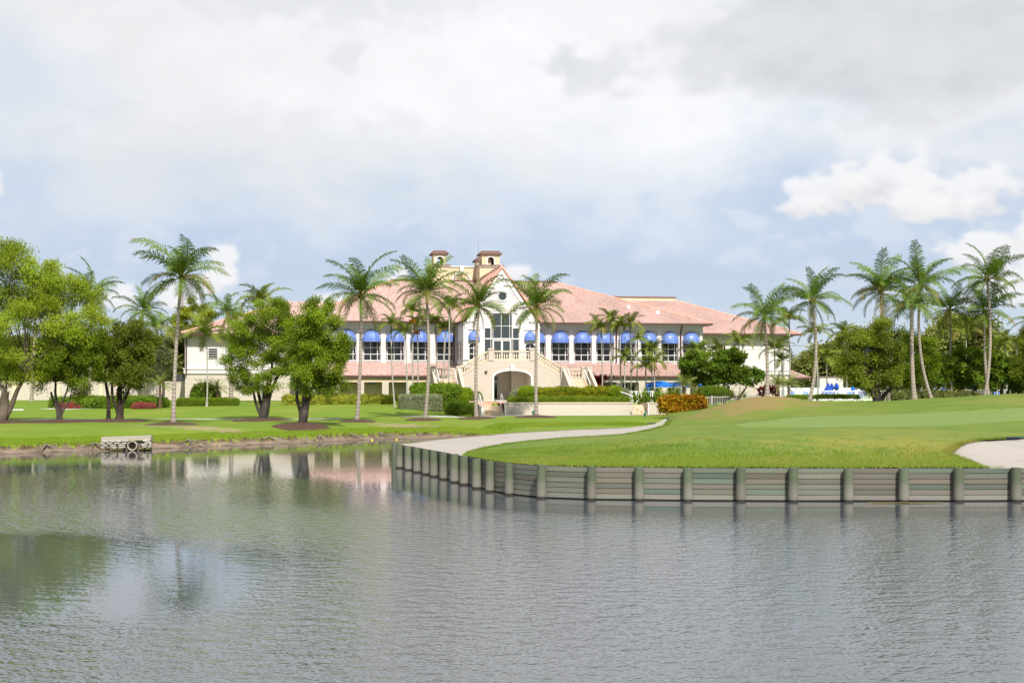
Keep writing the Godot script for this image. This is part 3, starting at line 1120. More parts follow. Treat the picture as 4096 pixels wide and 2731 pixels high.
func make_clubhouse() -> void:
	var t := thing("clubhouse", "pale two storey clubhouse with pink tiled roofs, blue dome awnings and a double staircase", "building", in_club(0, FLOOR, 0), CLUB_TURN)
	var left := [[-19.3, -17.43], [-16.87, -15.0], [-14.4, -12.52], [-12.0, -10.1], [-9.5, -7.6], [-6.87, -5.0]]
	var right := [[2.75, 4.62], [5.23, 7.13], [7.63, 9.53], [10.03, 11.92], [12.42, 14.26], [14.84, 16.62], [17.08, 18.92], [19.4, 21.24]]
	# ---- upper floor of the two wings
	for side in 2:
		var bays: Array = [left, right][side]
		var x0: float = [-20.0, 2.6][side]
		var x1: float = [-4.66, 21.6][side]
		var s := cs()
		s.box(Vector3(x0, 5.2, -0.6), Vector3(x1, 6.32, 0.0))
		s.box(Vector3(x0, 8.32, -0.6), Vector3(x1, 10.2, 0.0))
		var edges := [x0]
		for b in bays:
			edges.append_array([b[0], b[1]])
		edges.append(x1)
		for k in range(0, edges.size(), 2):
			s.box(Vector3(edges[k], 6.32, -0.6), Vector3(edges[k + 1], 8.32, 0.0))
		part(t, "wall", s.mesh(mat("upper")))
		for k in range(0, edges.size(), 2):
			if edges[k + 1] - edges[k] > 0.25:
				pilaster(t, edges[k] + 0.02, edges[k + 1] - 0.02, 6.1, 9.58, 0.0, "upper")
		s = cs()
		s.box(Vector3(x0, 9.58, 0), Vector3(x1, 9.66, 0.22))
		s.box(Vector3(x0, 9.66, 0), Vector3(x1, 9.98, 0.14))
		s.box(Vector3(x0, 9.98, 0), Vector3(x1, 10.08, 0.35))
		s.box(Vector3(x0, 10.08, 0), Vector3(x1, 10.2, 0.75))
		s.box(Vector3(x0, 6.02, 0), Vector3(x1, 6.1, 0.2))
		part(t, "cornice", s.mesh(mat("trim")))
		for b in bays:
			window_of(t, b[0], b[1], 6.32, 8.32, -0.36, [0.16, 0.66, 0.66, 0.3], 3)
			s = cs()
			s.box(Vector3(b[0] - 0.02, 6.26, -0.3), Vector3(b[1] + 0.02, 6.32, 0.1))
			part(t, "sill", s.mesh(mat("trim")))
			awning(t, (b[0] + b[1]) / 2, 8.36, 0.01, b[1] - b[0] + 0.02, 1.1, 0.85)
	# side and back walls, plain
	var s := cs()
	s.box(Vector3(-20.0, FLOOR - 0.6, -30), Vector3(-19.6, 10.2, -0.61))
	s.box(Vector3(21.2, FLOOR - 0.6, -30), Vector3(21.6, 10.2, -0.61))
	s.box(Vector3(-19.6, FLOOR - 0.6, -30), Vector3(21.2, 10.2, -29.6))
	part(t, "wall", s.mesh(mat("upper")))
	# floor that the dark rooms stand on, so that no sky shows through
	s = cs()
	s.box(Vector3(-19.6, 5.7, -29.6), Vector3(21.2, 5.9, -0.61))
	part(t, "upper_floor", s.mesh(mat("concrete")))

	# ---- main roof
	tiled(t, [Vector3(-20.9, 10.28, 1), Vector3(22.3, 10.28, 1), Vector3(8.4, 15.45, -13), Vector3(-10.5, 15.45, -13)])
	tiled(t, [Vector3(22.3, 10.28, 1), Vector3(22.3, 10.28, -31), Vector3(8.4, 15.45, -18), Vector3(8.4, 15.45, -13)], false)
	tiled(t, [Vector3(-20.9, 10.28, -31), Vector3(-20.9, 10.28, 1), Vector3(-10.5, 15.45, -13), Vector3(-10.5, 15.45, -18)], false)
	tiled(t, [Vector3(22.3, 10.28, -31), Vector3(-20.9, 10.28, -31), Vector3(-10.5, 15.45, -18), Vector3(8.4, 15.45, -18)], false)
	ridge(t, Vector3(22.3, 10.36, 1), Vector3(8.4, 15.53, -13))
	ridge(t, Vector3(-20.9, 10.36, 1), Vector3(-10.5, 15.53, -13))
	s = cs()
	s.box(Vector3(-10.5, 15.1, -18), Vector3(8.4, 15.62, -12.9))
	part(t, "parapet", s.mesh(mat("yellow")))
	s = cs()
	s.box(Vector3(-10.6, 15.62, -18.1), Vector3(8.5, 15.74, -12.8))
	part(t, "parapet_cap", s.mesh(mat("cap")))
	s = cs()
	s.box(Vector3(-20.9, 10.14, 0.98), Vector3(-5.2, 10.3, 1.14))
	s.box(Vector3(3.4, 10.14, 0.98), Vector3(22.4, 10.3, 1.14))
	s.box(Vector3(22.3, 10.14, -31), Vector3(22.42, 10.3, 0.98))
	part(t, "gutter", s.mesh(mat("gutter")))
	s = cs()
	s.box(Vector3(-20.8, 10.2, -30), Vector3(22.2, 10.235, 0.97))
	part(t, "soffit", s.mesh(mat("trim")))
	for x in [-5.0, 12.17, 19.16]:
		downpipe(t, x, 0.15, 6.2, 10.2)
	for p in [[17.3, 3.2], [6.2, 8.6], [14.5, 5.0]]:
		s = cs()
		var yy: float = 10.28 + 0.369 * p[1] + 0.1
		s.cbox(Vector3(p[0], yy + 0.1, 1.0 - p[1]), Vector3(0.3, 0.3, 0.3))
		part(t, "roof_vent", s.mesh(mat("tile")))

	# ---- lower roof over the arcades, and the arcades
	for side in 2:
		var x0: float = [-20.4, 3.05][side]
		var x1: float = [-4.68, 21.5][side]
		var xt: float = [-4.68, 18.4][side]
		tiled(t, [Vector3(x0, 4.72, 3.5), Vector3(x1, 4.72, 3.5), Vector3(xt, 6.08, 0.02), Vector3(x0, 6.08, 0.02)], true, 0.08)
		s = cs()
		s.box(Vector3(x0, 4.56, 3.48), Vector3(x1, 4.74, 3.62))
		part(t, "gutter", s.mesh(mat("gutter")))
		s = cs()
		s.box(Vector3(x0, 4.52, 0.0), Vector3(x1, 4.56, 3.47))
		part(t, "soffit", s.mesh(mat("cream")))
		s = cs()
		s.box(Vector3(x0, 4.1, 2.85), Vector3(x1, 4.5, 3.35))
		s.box(Vector3(x0, 4.4, 3.35), Vector3(x1, 4.5, 3.42))
		part(t, "arcade_beam", s.mesh(mat("yellow" if side == 0 else "cream")))
		s = cs()
		var zw: float = [1.9, 1.6][side]
		s.box(Vector3(x0, FLOOR - 0.5, zw - 0.5), Vector3(x1, 4.5, zw))
		part(t, "arcade_wall", s.mesh(mat("olive_wall" if side == 0 else "cream")))
		var spots: Array = [[-19.6, -17.1, -14.7, -12.25, -9.8, -7.2, -5.0], [6.9, 9.3, 11.7, 14.1, 16.5, 18.9, 21.2]][side]
		for x in spots:
			s = cs()
			for k in 4:
				s.box(Vector3(x - 0.33, FLOOR - 0.5 + k * 0.575, 2.8), Vector3(x + 0.33, FLOOR - 0.5 + k * 0.575 + 0.565, 3.4))
				s.box(Vector3(x - 0.315, FLOOR - 0.5 + k * 0.575 + 0.565, 2.815), Vector3(x + 0.315, FLOOR - 0.5 + (k + 1) * 0.575, 3.385))
			part(t, "column", s.mesh(mat("cream")))
		if side == 1:
			for x in [8.0, 10.4, 12.9, 15.3, 17.6]:
				window_of(t, x - 0.75, x + 0.15, FLOOR, 4.0, 1.6, [1.0], 2, "dark_glass", 0.08)
				window_of(t, x + 0.5, x + 0.85, FLOOR + 0.5, 3.8, 1.6, [1.0], 1, "dark_glass", 0.05)
			s = cs()
			s.lathe([Vector2(0.0, 0), Vector2(0.22, 0), Vector2(0.24, 0.03), Vector2(0.22, 0.05), Vector2(0.0, 0.05)], 20)
			var clock := part(t, "wall_clock", s.mesh(mat("rail_white")), Vector3(16.0, 4.28 , 3.36))
			clock.rotation.x = PI / 2
		else:
			window_of(t, -14.0, -13.1, 3.85, 4.08, 1.9, [1.0, 1.0], 1, "dark_glass", 0.04)
			window_of(t, -19.0, -17.7, FLOOR, 4.0, 1.9, [1, 1], 2, "dark_glass", 0.06)

	# ---- middle bay with the gable
	make_bay(t)
	make_staircase(t)
	make_towers(t)

	# ---- outer wings, set back
	for side in 2:
		var x0: float = [-32.7, 21.61][side]
		var x1: float = [-20.01, 34.3][side]
		var top: float = [9.2, 9.55][side]
		s = cs()
		s.box(Vector3(x0, 5.5, -28), Vector3(x1, top, -8))
		part(t, "wall", s.mesh(mat("upper")))
		s = cs()
		s.box(Vector3(x0 - 0.12, 5.05, -28), Vector3(x1, 5.5, -7.88))
		s.box(Vector3(x0 - 0.2, 5.5, -28), Vector3(x1, 5.6, -7.8))
		s.box(Vector3(x0 - 0.05, 7.9, -28), Vector3(x1, top, -7.96))
		part(t, "string_course", s.mesh(mat("trim" if side == 1 else "upper")))
		s = cs()
		var y := FLOOR - 0.6
		while y < 5.0:
			s.box(Vector3(x0, y, -28), Vector3(x1, minf(y + 0.43, 5.05), -8))
			if y + 0.46 < 5.05:
				s.box(Vector3(x0 + 0.02, y + 0.43, -27.98), Vector3(x1, y + 0.46, -8.02))
			y += 0.46
		part(t, "lower_wall", s.mesh(mat("cream")))
	window_of(t, -30.3, -29.3, 6.7, 7.75, -7.94, [1], 4, "dark_glass", 0.05)
	for x in [22.5, 24.9]:
		window_of(t, x, x + 1.85, 6.35, 8.4, -7.95, [0.16, 0.66, 0.66, 0.3], 3)
	for x in [22.6, 26.3]:
		window_of(t, x, x + 1.0, FLOOR, 3.9, -7.97, [1, 1], 2)
	tiled(t, [Vector3(21.0, 9.6, -7), Vector3(35.3, 9.6, -7), Vector3(24.0, 14.0, -19), Vector3(13.0, 14.0, -19)])
	tiled(t, [Vector3(35.3, 9.6, -7), Vector3(35.3, 9.6, -31), Vector3(24.0, 14.0, -21), Vector3(24.0, 14.0, -19)], false)
	ridge(t, Vector3(35.3, 9.68, -7), Vector3(24.0, 14.08, -19))
	tiled(t, [Vector3(-33.0, 9.25, -7), Vector3(-17.0, 9.25, -7), Vector3(-12.0, 13.4, -18), Vector3(-22.0, 13.4, -18)])
	tiled(t, [Vector3(-33.0, 9.25, -29), Vector3(-33.0, 9.25, -7), Vector3(-22.0, 13.4, -18), Vector3(-22.0, 13.4, -19)], false)
	ridge(t, Vector3(-33.0, 9.33, -7), Vector3(-22.0, 13.48, -18))
	s = cs()
	s.box(Vector3(13.0, 13.9, -24), Vector3(24.0, 14.42, -19))
	part(t, "parapet", s.mesh(mat("yellow")))
	s = cs()
	s.box(Vector3(12.9, 14.42, -24.1), Vector3(24.1, 14.55, -18.9))
	part(t, "parapet_cap", s.mesh(mat("cap")))
	s = cs()
	s.box(Vector3(21.0, 9.46, -7.0), Vector3(35.4, 9.64, -6.84))
	s.box(Vector3(-33.1, 9.1, -7.0), Vector3(-20.0, 9.28, -6.84))
	part(t, "gutter", s.mesh(mat("gutter")))
	downpipe(t, -32.55, -7.9, 4.9, 9.2)
	s = cs()
	s.box(Vector3(-33.7, 4.2, -10.0), Vector3(-32.75, 5.0, -8.6))
	part(t, "air_conditioner", s.mesh(mat("metal_dark")))
	# low hipped end at the pool
	s = cs()
	s.box(Vector3(34.31, FLOOR - 0.4, -20), Vector3(37.2, 4.6, -13))
	part(t, "lower_wall", s.mesh(mat("cream")))
	tiled(t, [Vector3(33.9, 4.75, -12.2), Vector3(38.6, 4.75, -12.2), Vector3(36.4, 5.9, -15.5), Vector3(33.9, 5.9, -15.5)])
	s = cs()
	s.box(Vector3(34.0, 4.58, -12.2), Vector3(38.7, 4.76, -12.05))
	part(t, "gutter", s.mesh(mat("gutter")))
	window_of(t, 35.0, 36.8, 3.55, 3.95, -13.0, [1, 1, 1], 1, "dark_glass", 0.05)


func make_bay(t: Node3D) -> void:
	var z := 5.5
	var xl := -4.65
	var xr := 3.0
	var cx := -0.82
	var s := cs()
	# front wall with its gable, straight shoulders below
	s.prism(PackedVector2Array([Vector2(xl, 5.5), Vector2(xr, 5.5), Vector2(xr, 10.1), Vector2(cx + 3.6, 10.1), Vector2(cx, 15.35), Vector2(cx - 3.6, 10.1), Vector2(xl, 10.1)]), z - 0.4, z)
	part(t, "gable_wall", s.mesh(mat("upper")))
	s = cs()
	s.box(Vector3(xl, FLOOR - 0.4, 0.0), Vector3(xl + 0.4, 10.1, z - 0.4))
	s.box(Vector3(xr - 0.4, FLOOR - 0.4, 0.0), Vector3(xr, 10.1, z - 0.4))
	part(t, "wall", s.mesh(mat("upper")))
	s = cs()
	s.box(Vector3(xl - 0.06, 5.9, 0.0), Vector3(xl, 6.35, z + 0.06))
	s.box(Vector3(xl, 5.9, z), Vector3(-2.7, 6.28, z + 0.06))
	s.box(Vector3(1.1, 5.9, z), Vector3(xr, 6.28, z + 0.06))
	part(t, "plinth", s.mesh(mat("trim")))
	# raking trim along the gable and the kneeler stones at its feet
	s = cs()
	for k: float in [-1.0, 1.0]:
		var foot := Vector2(cx + k * 3.6, 10.1)
		var tip := Vector2(cx, 15.35)
		var d := (tip - foot).normalized()
		var n := Vector2(-d.y, d.x) * (1.0 if k > 0 else -1.0)
		for band in [[-0.02, 0.30, 0.10], [0.42, 0.56, 0.05]]:
			var q := PackedVector2Array([foot + n * band[0], tip + Vector2(0, -band[0] * 1.9), tip + Vector2(0, -band[1] * 1.75), foot + n * band[1]])
			s.prism(q, z + 0.002, z + band[2])
	part(t, "gable_trim", s.mesh(mat("trim")))
	s = cs()
	for k: float in [-1.0, 1.0]:
		s.prism(PackedVector2Array([Vector2(cx + k * 3.6, 10.1), Vector2(cx + k * 2.75, 10.1), Vector2(cx + k * 2.75, 10.75)] if k < 0 else [Vector2(cx + k * 2.75, 10.1), Vector2(cx + k * 3.6, 10.1), Vector2(cx + k * 2.75, 10.75)]), z, z + 0.14)
	part(t, "kneeler", s.mesh(mat("trim")))
	# roof of the gable: steep, warm red, running back into the main roof
	var zr := -13.0
	var drop := 10.15
	tiled(t, [Vector3(cx - 4.0, drop, zr), Vector3(cx - 4.0, drop, z + 0.12), Vector3(cx, 15.55, z + 0.12), Vector3(cx, 15.55, zr)], true, 0.45)
	tiled(t, [Vector3(cx + 4.0, drop, z + 0.12), Vector3(cx + 4.0, drop, zr), Vector3(cx, 15.55, zr), Vector3(cx, 15.55, z + 0.12)], true, 0.3)
	ridge(t, Vector3(cx, 15.6, z + 0.1), Vector3(cx, 15.6, -8))
	ridge(t, Vector3(cx + 3.95, 10.2, z + 0.1), Vector3(cx, 15.58, z + 0.1))
	ridge(t, Vector3(cx - 3.95, 10.2, z + 0.1), Vector3(cx, 15.58, z + 0.1))
	s = cs()
	s.box(Vector3(cx - 4.15, 10.0, 0.6), Vector3(cx - 4.0, 10.16, z + 0.1))
	part(t, "gutter", s.mesh(mat("gutter")))
	# round window
	s = cs()
	for k in 20:
		var a := TAU * k / 20
		var b := TAU * (k + 1) / 20
		s.prism(PackedVector2Array([Vector2(-0.75 + cos(a) * 0.42, 12.66 + sin(a) * 0.42), Vector2(-0.75 + cos(a) * 0.56, 12.66 + sin(a) * 0.56), Vector2(-0.75 + cos(b) * 0.56, 12.66 + sin(b) * 0.56), Vector2(-0.75 + cos(b) * 0.42, 12.66 + sin(b) * 0.42)]), z, z + 0.09)
	var rw := part(t, "round_window", s.mesh(mat("trim")))
	s = cs()
	s.prism(arch_points(-0.75, 12.66, 0.43, 0.43, 24, 0.0, TAU - TAU / 25), z, z + 0.02)
	part(rw, "pane", s.mesh(mat("smoked_glass")))
	# tall glazing in the middle
	window_of(t, -2.57, -1.92, 8.42, 9.5, z + 0.01, [1.0], 1, "smoked_glass", 0.045)
	window_of(t, 0.26, 0.94, 8.42, 9.5, z + 0.01, [1.0], 1, "smoked_glass", 0.045)
	window_of(t, -1.9, 0.24, 8.42, 10.95, z + 0.012, [0.16, 0.75, 0.75, 0.24], 2, "smoked_glass", 0.05)
	window_of(t, -2.57, -1.72, 6.2, 8.36, z + 0.01, [0.65, 0.2], 1, "smoked_glass", 0.045)
	window_of(t, 0.1, 0.94, 6.2, 8.36, z + 0.01, [0.2, 0.65], 1, "smoked_glass", 0.045)
	for k in 2:
		var d := window_of(t, -1.7 + k * 0.9, -0.81 + k * 0.9, 6.2, 8.28, z + 0.014, [1.0], 1, "smoked_glass", 0.09)
		d.name = "balcony_door" if k == 0 else "balcony_door_001"
	s = cs()
	s.box(Vector3(-2.6, 8.36, z), Vector3(0.97, 8.42, z + 0.12))
	part(t, "transom", s.mesh(mat("trim")))
	# pilasters and the lintel with its keystone
	for q in [[-3.02, -2.6], [0.98, 1.4], [xl - 0.02, xl + 0.45], [xr - 0.33, xr + 0.02]]:
		pilaster(t, q[0], q[1], 6.28, 9.62, z, "trim")
	for q in [[-2.2, -1.93], [0.27, 0.52]]:
		s = cs()
		s.box(Vector3(q[0], 9.5, z), Vector3(q[1], 10.95, z + 0.08))
		part(t, "window_jamb", s.mesh(mat("trim")))
	s = cs()
	s.box(Vector3(-2.5, 10.97, z), Vector3(0.8, 11.2, z + 0.14))
	s.box(Vector3(-2.56, 11.2, z), Vector3(0.86, 11.28, z + 0.2))
	s.prism(PackedVector2Array([Vector2(-0.98, 10.97), Vector2(-0.66, 10.97), Vector2(-0.58, 11.5), Vector2(-1.06, 11.5)]), z + 0.142, z + 0.24)
	part(t, "lintel", s.mesh(mat("trim")))
	# arched side windows under small awnings
	for x in [-3.63, 2.04]:
		window_of(t, x - 0.5, x + 0.5, 6.3, 7.5, z + 0.01, [1, 1], 2, "dark_glass", 0.06)
		s = cs()
		var half := arch_points(x, 7.5, 0.5, 0.48)
		s.prism(half, z, z + 0.03)
		var aw := part(t, "arched_window", s.mesh(mat("dark_glass")))
		s = cs()
		arch_band(s, x, 7.5, 0.5, 0.48, 0.14, z + 0.002, z + 0.1)
		s.box(Vector3(x - 0.03, 7.5, z + 0.03), Vector3(x + 0.03, 7.97, z + 0.06))
		s.box(Vector3(x - 0.64, 6.28, z + 0.002), Vector3(x - 0.5, 7.5, z + 0.1))
		s.box(Vector3(x + 0.5, 6.28, z + 0.002), Vector3(x + 0.64, 7.5, z + 0.1))
		part(aw, "frame", s.mesh(mat("trim")))
		awning(t, x, 8.36, z, 1.18, 0.82, 0.6)
		s = cs()
		s.box(Vector3(x - 0.7, 9.3, z), Vector3(x + 0.62, 9.38, z + 0.1))
		part(t, "drip_moulding", s.mesh(mat("trim")))
	# the left return wall has two narrow windows
	for p in [[1.3, 0.7], [3.6, 0.5]]:
		s = cs()
		s.box(Vector3(xl - 0.04, 6.35, p[0] - p[1] / 2), Vector3(xl, 8.3, p[0] + p[1] / 2))
		var o := part(t, "window", s.mesh(mat("trim")))
		for k in 3:
			s = cs()
			s.box(Vector3(xl - 0.06, 6.42 + k * 0.63, p[0] - p[1] / 2 + 0.08), Vector3(xl - 0.041, 6.97 + k * 0.63, p[0] + p[1] / 2 - 0.08))
			part(o, "pane", s.mesh(mat("dark_glass")))


func make_staircase(t: Node3D) -> void:
	var z := 10.0
	var fl := 6.18
	var s := cs()
	# front wall with the arch; the arch stands off centre as the photo shows it
	var ax := -0.45
	var rx := 1.8
	var outer := PackedVector2Array([Vector2(-5.66, FLOOR - 0.3), Vector2(ax - rx, FLOOR - 0.3), Vector2(ax - rx, 4.5)])
	var arc := arch_points(ax, 4.5, rx, 0.66, 16)
	for k in range(arc.size() - 2, 0, -1):
		outer.append(arc[k])
	outer.append_array([Vector2(ax + rx, 4.5), Vector2(ax + rx, FLOOR - 0.3), Vector2(4.55, FLOOR - 0.3), Vector2(4.55, 4.44), Vector2(1.78, fl), Vector2(-2.77, fl), Vector2(-5.66, 4.44)])
	s.prism(outer, z - 0.4, z)
	part(t, "stair_wall", s.mesh(mat("cream")))
	s = cs()
	arch_band(s, ax, 4.5, rx, 0.66, 0.17, z + 0.002, z + 0.07)
	s.box(Vector3(ax - rx - 0.17, FLOOR - 0.3, z + 0.002), Vector3(ax - rx, 4.5, z + 0.07))
	s.box(Vector3(ax + rx, FLOOR - 0.3, z + 0.002), Vector3(ax + rx + 0.17, 4.5, z + 0.07))
	s.prism(PackedVector2Array([Vector2(ax - 0.17, 5.14), Vector2(ax + 0.13, 5.14), Vector2(ax + 0.2, 5.78), Vector2(ax - 0.24, 5.78)]), z + 0.072, z + 0.17)
	part(t, "arch_trim", s.mesh(mat("trim")))
	# passage behind the arch: walls, vault and a back wall with a door
	s = cs()
	s.box(Vector3(ax - rx - 0.4, FLOOR - 0.3, 5.0), Vector3(ax - rx - 0.02, 5.9, z - 0.4))
	s.box(Vector3(ax + rx + 0.02, FLOOR - 0.3, 5.0), Vector3(ax + rx + 0.4, 5.9, z - 0.4))
	s.box(Vector3(ax - rx - 0.02, FLOOR - 0.3, 4.7), Vector3(ax + rx + 0.02, 5.9, 5.0))
	s.box(Vector3(ax + 0.5, FLOOR - 0.3, 5.0), Vector3(ax + rx + 0.02, 5.3, 6.2))
	part(t, "passage_wall", s.mesh(mat("passage")))
	s = cs()
	s.box(Vector3(ax - rx - 0.4, 5.3, 5.0), Vector3(ax + rx + 0.4, 5.5, z - 0.4))
	part(t, "passage_ceiling", s.mesh(mat("passage")))
	s = cs()
	s.box(Vector3(ax - rx - 0.02, FLOOR - 0.3, 5.0), Vector3(ax + rx + 0.02, FLOOR + 0.02, z + 1.5))
	part(t, "passage_floor", s.mesh(mat("concrete")))
	var door := window_of(t, ax - rx + 0.08, ax - 0.62, FLOOR, 4.15, 5.02, [1], 1, "dark_glass", 0.14)
	door.name = "arch_door"
	window_of(t, ax - rx + 0.08, ax - 0.62, 4.2, 4.75, 5.02, [1], 1, "dark_glass", 0.1)
	# balcony floor and the flights behind the front wall
	s = cs()
	s.box(Vector3(-2.77, fl - 0.22, 5.52), Vector3(1.78, fl, z - 0.4))
	part(t, "balcony_floor", s.mesh(mat("stone")))
	for side: float in [-1.0, 1.0]:
		var xa: float = 1.78 if side > 0 else -2.77
		var xb: float = 4.55 if side > 0 else -5.66
		s = cs()
		for k in 10:
			var p := lerpf(xa, xb, k / 10.0)
			var q := lerpf(xa, xb, (k + 1) / 10.0)
			s.box(Vector3(minf(p, q), FLOOR - 0.3, z - 2.4), Vector3(maxf(p, q), fl - 0.174 * (k + 1), z - 0.401))
		part(t, "upper_flight", s.mesh(mat("step")))
		var xe: float = xb + side * 2.5
		s = cs()
		s.box(Vector3(minf(xb, xe), FLOOR - 0.3, z - 2.4), Vector3(maxf(xb, xe), 4.44, z))
		part(t, "landing", s.mesh(mat("cream")))
		# lower flight comes towards the lake
		for k in 12:
			s = cs()
			s.box(Vector3(minf(xb, xe) + 0.3, FLOOR - 0.3, z + k * 0.33), Vector3(maxf(xb, xe) - 0.3, 4.44 - 0.172 * (k + 1), z + (k + 1) * 0.33))
			part(t, "step", s.mesh(mat("step")))
		for x in [xb, xe]:
			var q := PackedVector2Array([Vector2(0, FLOOR - 0.3), Vector2(4.2, FLOOR - 0.3), Vector2(4.2, 2.35), Vector2(0, 4.5)])
			s = cs()
			s.X = Transform3D(Basis(Vector3(0, 0, 1), Vector3.UP, Vector3(-1, 0, 0)), Vector3(x + 0.14, -FLOOR, z))
			s.prism(q, 0.0, 0.28)
			part(t, "flight_wall", s.mesh(mat("cream")))
			balustrade(t, Vector3(x, 4.5, z + 0.25), Vector3(x, 2.45, z + 4.2), 12)
			pier(t, x, z + 0.02, FLOOR, 5.6, 0.5)
			s = cs()
			var ins: float = 0.42 if x == minf(xb, xe) else -0.42
			s.tube([Vector3(x + ins, 5.25, z + 0.2), Vector3(x + ins, 3.2, z + 4.1), Vector3(x + ins, 2.4, z + 4.2)], [0.035, 0.035, 0.035], 6)
			s.tube([Vector3(x + ins, 4.2, z + 0.35), Vector3(x + ins, 5.15, z + 0.35)], [0.03, 0.03], 6)
			s.tube([Vector3(x + ins, 3.2, z + 2.2), Vector3(x + ins, 4.2, z + 2.2)], [0.03, 0.03], 6)
			part(t, "handrail", s.mesh(mat("rail_white")))
		pier(t, xe, z - 2.2, FLOOR, 5.6, 0.5)
		balustrade(t, Vector3(xb, 4.5, z - 2.3), Vector3(xe, 4.5, z - 2.3), 8)
		balustrade(t, Vector3(xa, fl + 0.02, z - 0.2), Vector3(xb, 4.5, z - 0.2), 12)
		balustrade(t, Vector3(xa, fl + 0.02, z - 2.3), Vector3(xb, 4.5, z - 2.3), 12)
	pier(t, -2.52, z - 0.2, fl - 0.05, 7.32, 0.52)
	pier(t, 1.53, z - 0.2, fl - 0.05, 7.32, 0.52)
	balustrade(t, Vector3(-2.26, fl, z - 0.2), Vector3(1.27, fl, z - 0.2), 15)
	# lamp on the wall
	s = cs()
	s.box(Vector3(-3.15, 5.02, z), Vector3(-2.9, 5.14, z + 0.22))
	part(t, "wall_lamp", s.mesh(mat("metal_dark")))


func make_towers(t: Node3D) -> void:
	# block behind the gable, with two piers that carry bell towers
	var s := cs()
	s.box(Vector3(-4.4, 14.6, -19.0), Vector3(-0.9, 17.25, -13.6))
	part(t, "attic_wall", s.mesh(mat("yellow")))
	s = cs()
	s.box(Vector3(-4.4, 17.25, -19.0), Vector3(-0.9, 17.37, -13.5))
	part(t, "attic_cap", s.mesh(mat("trim")))
	s = cs()
	arch_band(s, -2.55, 15.6, 0.95, 0.95, 0.2, -13.6, -13.48)
	s.prism(PackedVector2Array([Vector2(-2.7, 16.5), Vector2(-2.4, 16.5), Vector2(-2.28, 17.42), Vector2(-2.82, 17.42)]), -13.478, -13.35)
	part(t, "attic_arch", s.mesh(mat("trim")))
	s = cs()
	for x in [-3.45, -3.0]:
		s.box(Vector3(x, 15.4, -12.9), Vector3(x + 0.05, 16.5 + (x + 3.45) * 0.5, -12.85))
	for k in 3:
		s.box(Vector3(-3.4, 15.6 + k * 0.35, -12.89), Vector3(-3.0, 15.65 + k * 0.35, -12.86))
	part(t, "roof_ladder", s.mesh(mat("metal_dark")))
	for p in [[-6.3, -4.35, -10.5, 1.0], [-0.95, 1.55, -10.0, 1.0], [-0.5, 1.9, -17.5, 0.0]]:
		var x0: float = p[0]
		var x1: float = p[1]
		var zf: float = p[2]
		var deep := 2.6
		if p[3] > 0.5:
			s = cs()
			s.box(Vector3(x0, 13.0, zf - 5.0), Vector3(x1, 17.0, zf))
			part(t, "tower_pier", s.mesh(mat("yellow")))
			s = cs()
			s.box(Vector3(x0 - 0.14, 17.0, zf - 5.0), Vector3(x1 + 0.14, 17.1, zf + 0.14))
			part(t, "tower_ledge", s.mesh(mat("trim")))
			s = cs()
			s.box(Vector3(x0 - 0.2, 17.1, zf - 5.0), Vector3(x1 + 0.2, 17.22, zf + 0.2))
			part(t, "tower_ledge_cap", s.mesh(mat("cap")))
		var a := x0 + 0.28
		var b := x1 - 0.25
		var m := (a + b) / 2
		var y0 := 17.22 if p[3] > 0.5 else 16.0
		var y1 := 18.42
		s = cs()
		var rr := 0.36
		var f := PackedVector2Array([Vector2(a, y0), Vector2(m - rr, y0), Vector2(m - rr, 17.75)])
		var arc := arch_points(m, 17.75, rr, rr, 12)
		for k in range(arc.size() - 2, 0, -1):
			f.append(arc[k])
		f.append_array([Vector2(m + rr, 17.75), Vector2(m + rr, y0), Vector2(b, y0), Vector2(b, y1), Vector2(a, y1)])
		s.prism(f, zf - 0.5, zf - 0.15)
		s.prism(f, zf - deep, zf - deep + 0.35)
		s.box(Vector3(b - 0.3, y0, zf - deep + 0.35), Vector3(b, y1, zf - 0.5))
		s.box(Vector3(a, y0, zf - deep + 0.35), Vector3(a + 0.3, y1, zf - 1.75))
		s.box(Vector3(a, y0, zf - 1.05), Vector3(a + 0.3, y1, zf - 0.5))
		s.box(Vector3(a, 17.95, zf - 1.75), Vector3(a + 0.3, y1, zf - 1.05))
		var tw := part(t, "bell_tower", s.mesh(mat("yellow")))
		s = cs()
		arch_band(s, m, 17.75, rr, rr, 0.13, zf - 0.148, zf - 0.1)
		s.box(Vector3(m - rr - 0.13, y0, zf - 0.148), Vector3(m - rr, 17.75, zf - 0.1))
		s.box(Vector3(m + rr, y0, zf - 0.148), Vector3(m + rr + 0.13, 17.75, zf - 0.1))
		part(tw, "arch_trim", s.mesh(mat("trim")))
		s = cs()
		for k in 3:
			var g := 0.28 - 0.14 * k
			s.box(Vector3(a - g, y1 + 0.13 * k, zf - deep - g), Vector3(b + g, y1 + 0.13 * (k + 1) - 0.01, zf - 0.15 + g))
		part(tw, "stepped_cap", s.mesh(mat("cap")))
	s = cs()
	s.tube([Vector3(-0.75, 17.4, -12.5), Vector3(-0.8, 20.4, -12.5)], [0.02, 0.008], 5)
	part(t, "aerial", s.mesh(mat("metal_dark")))


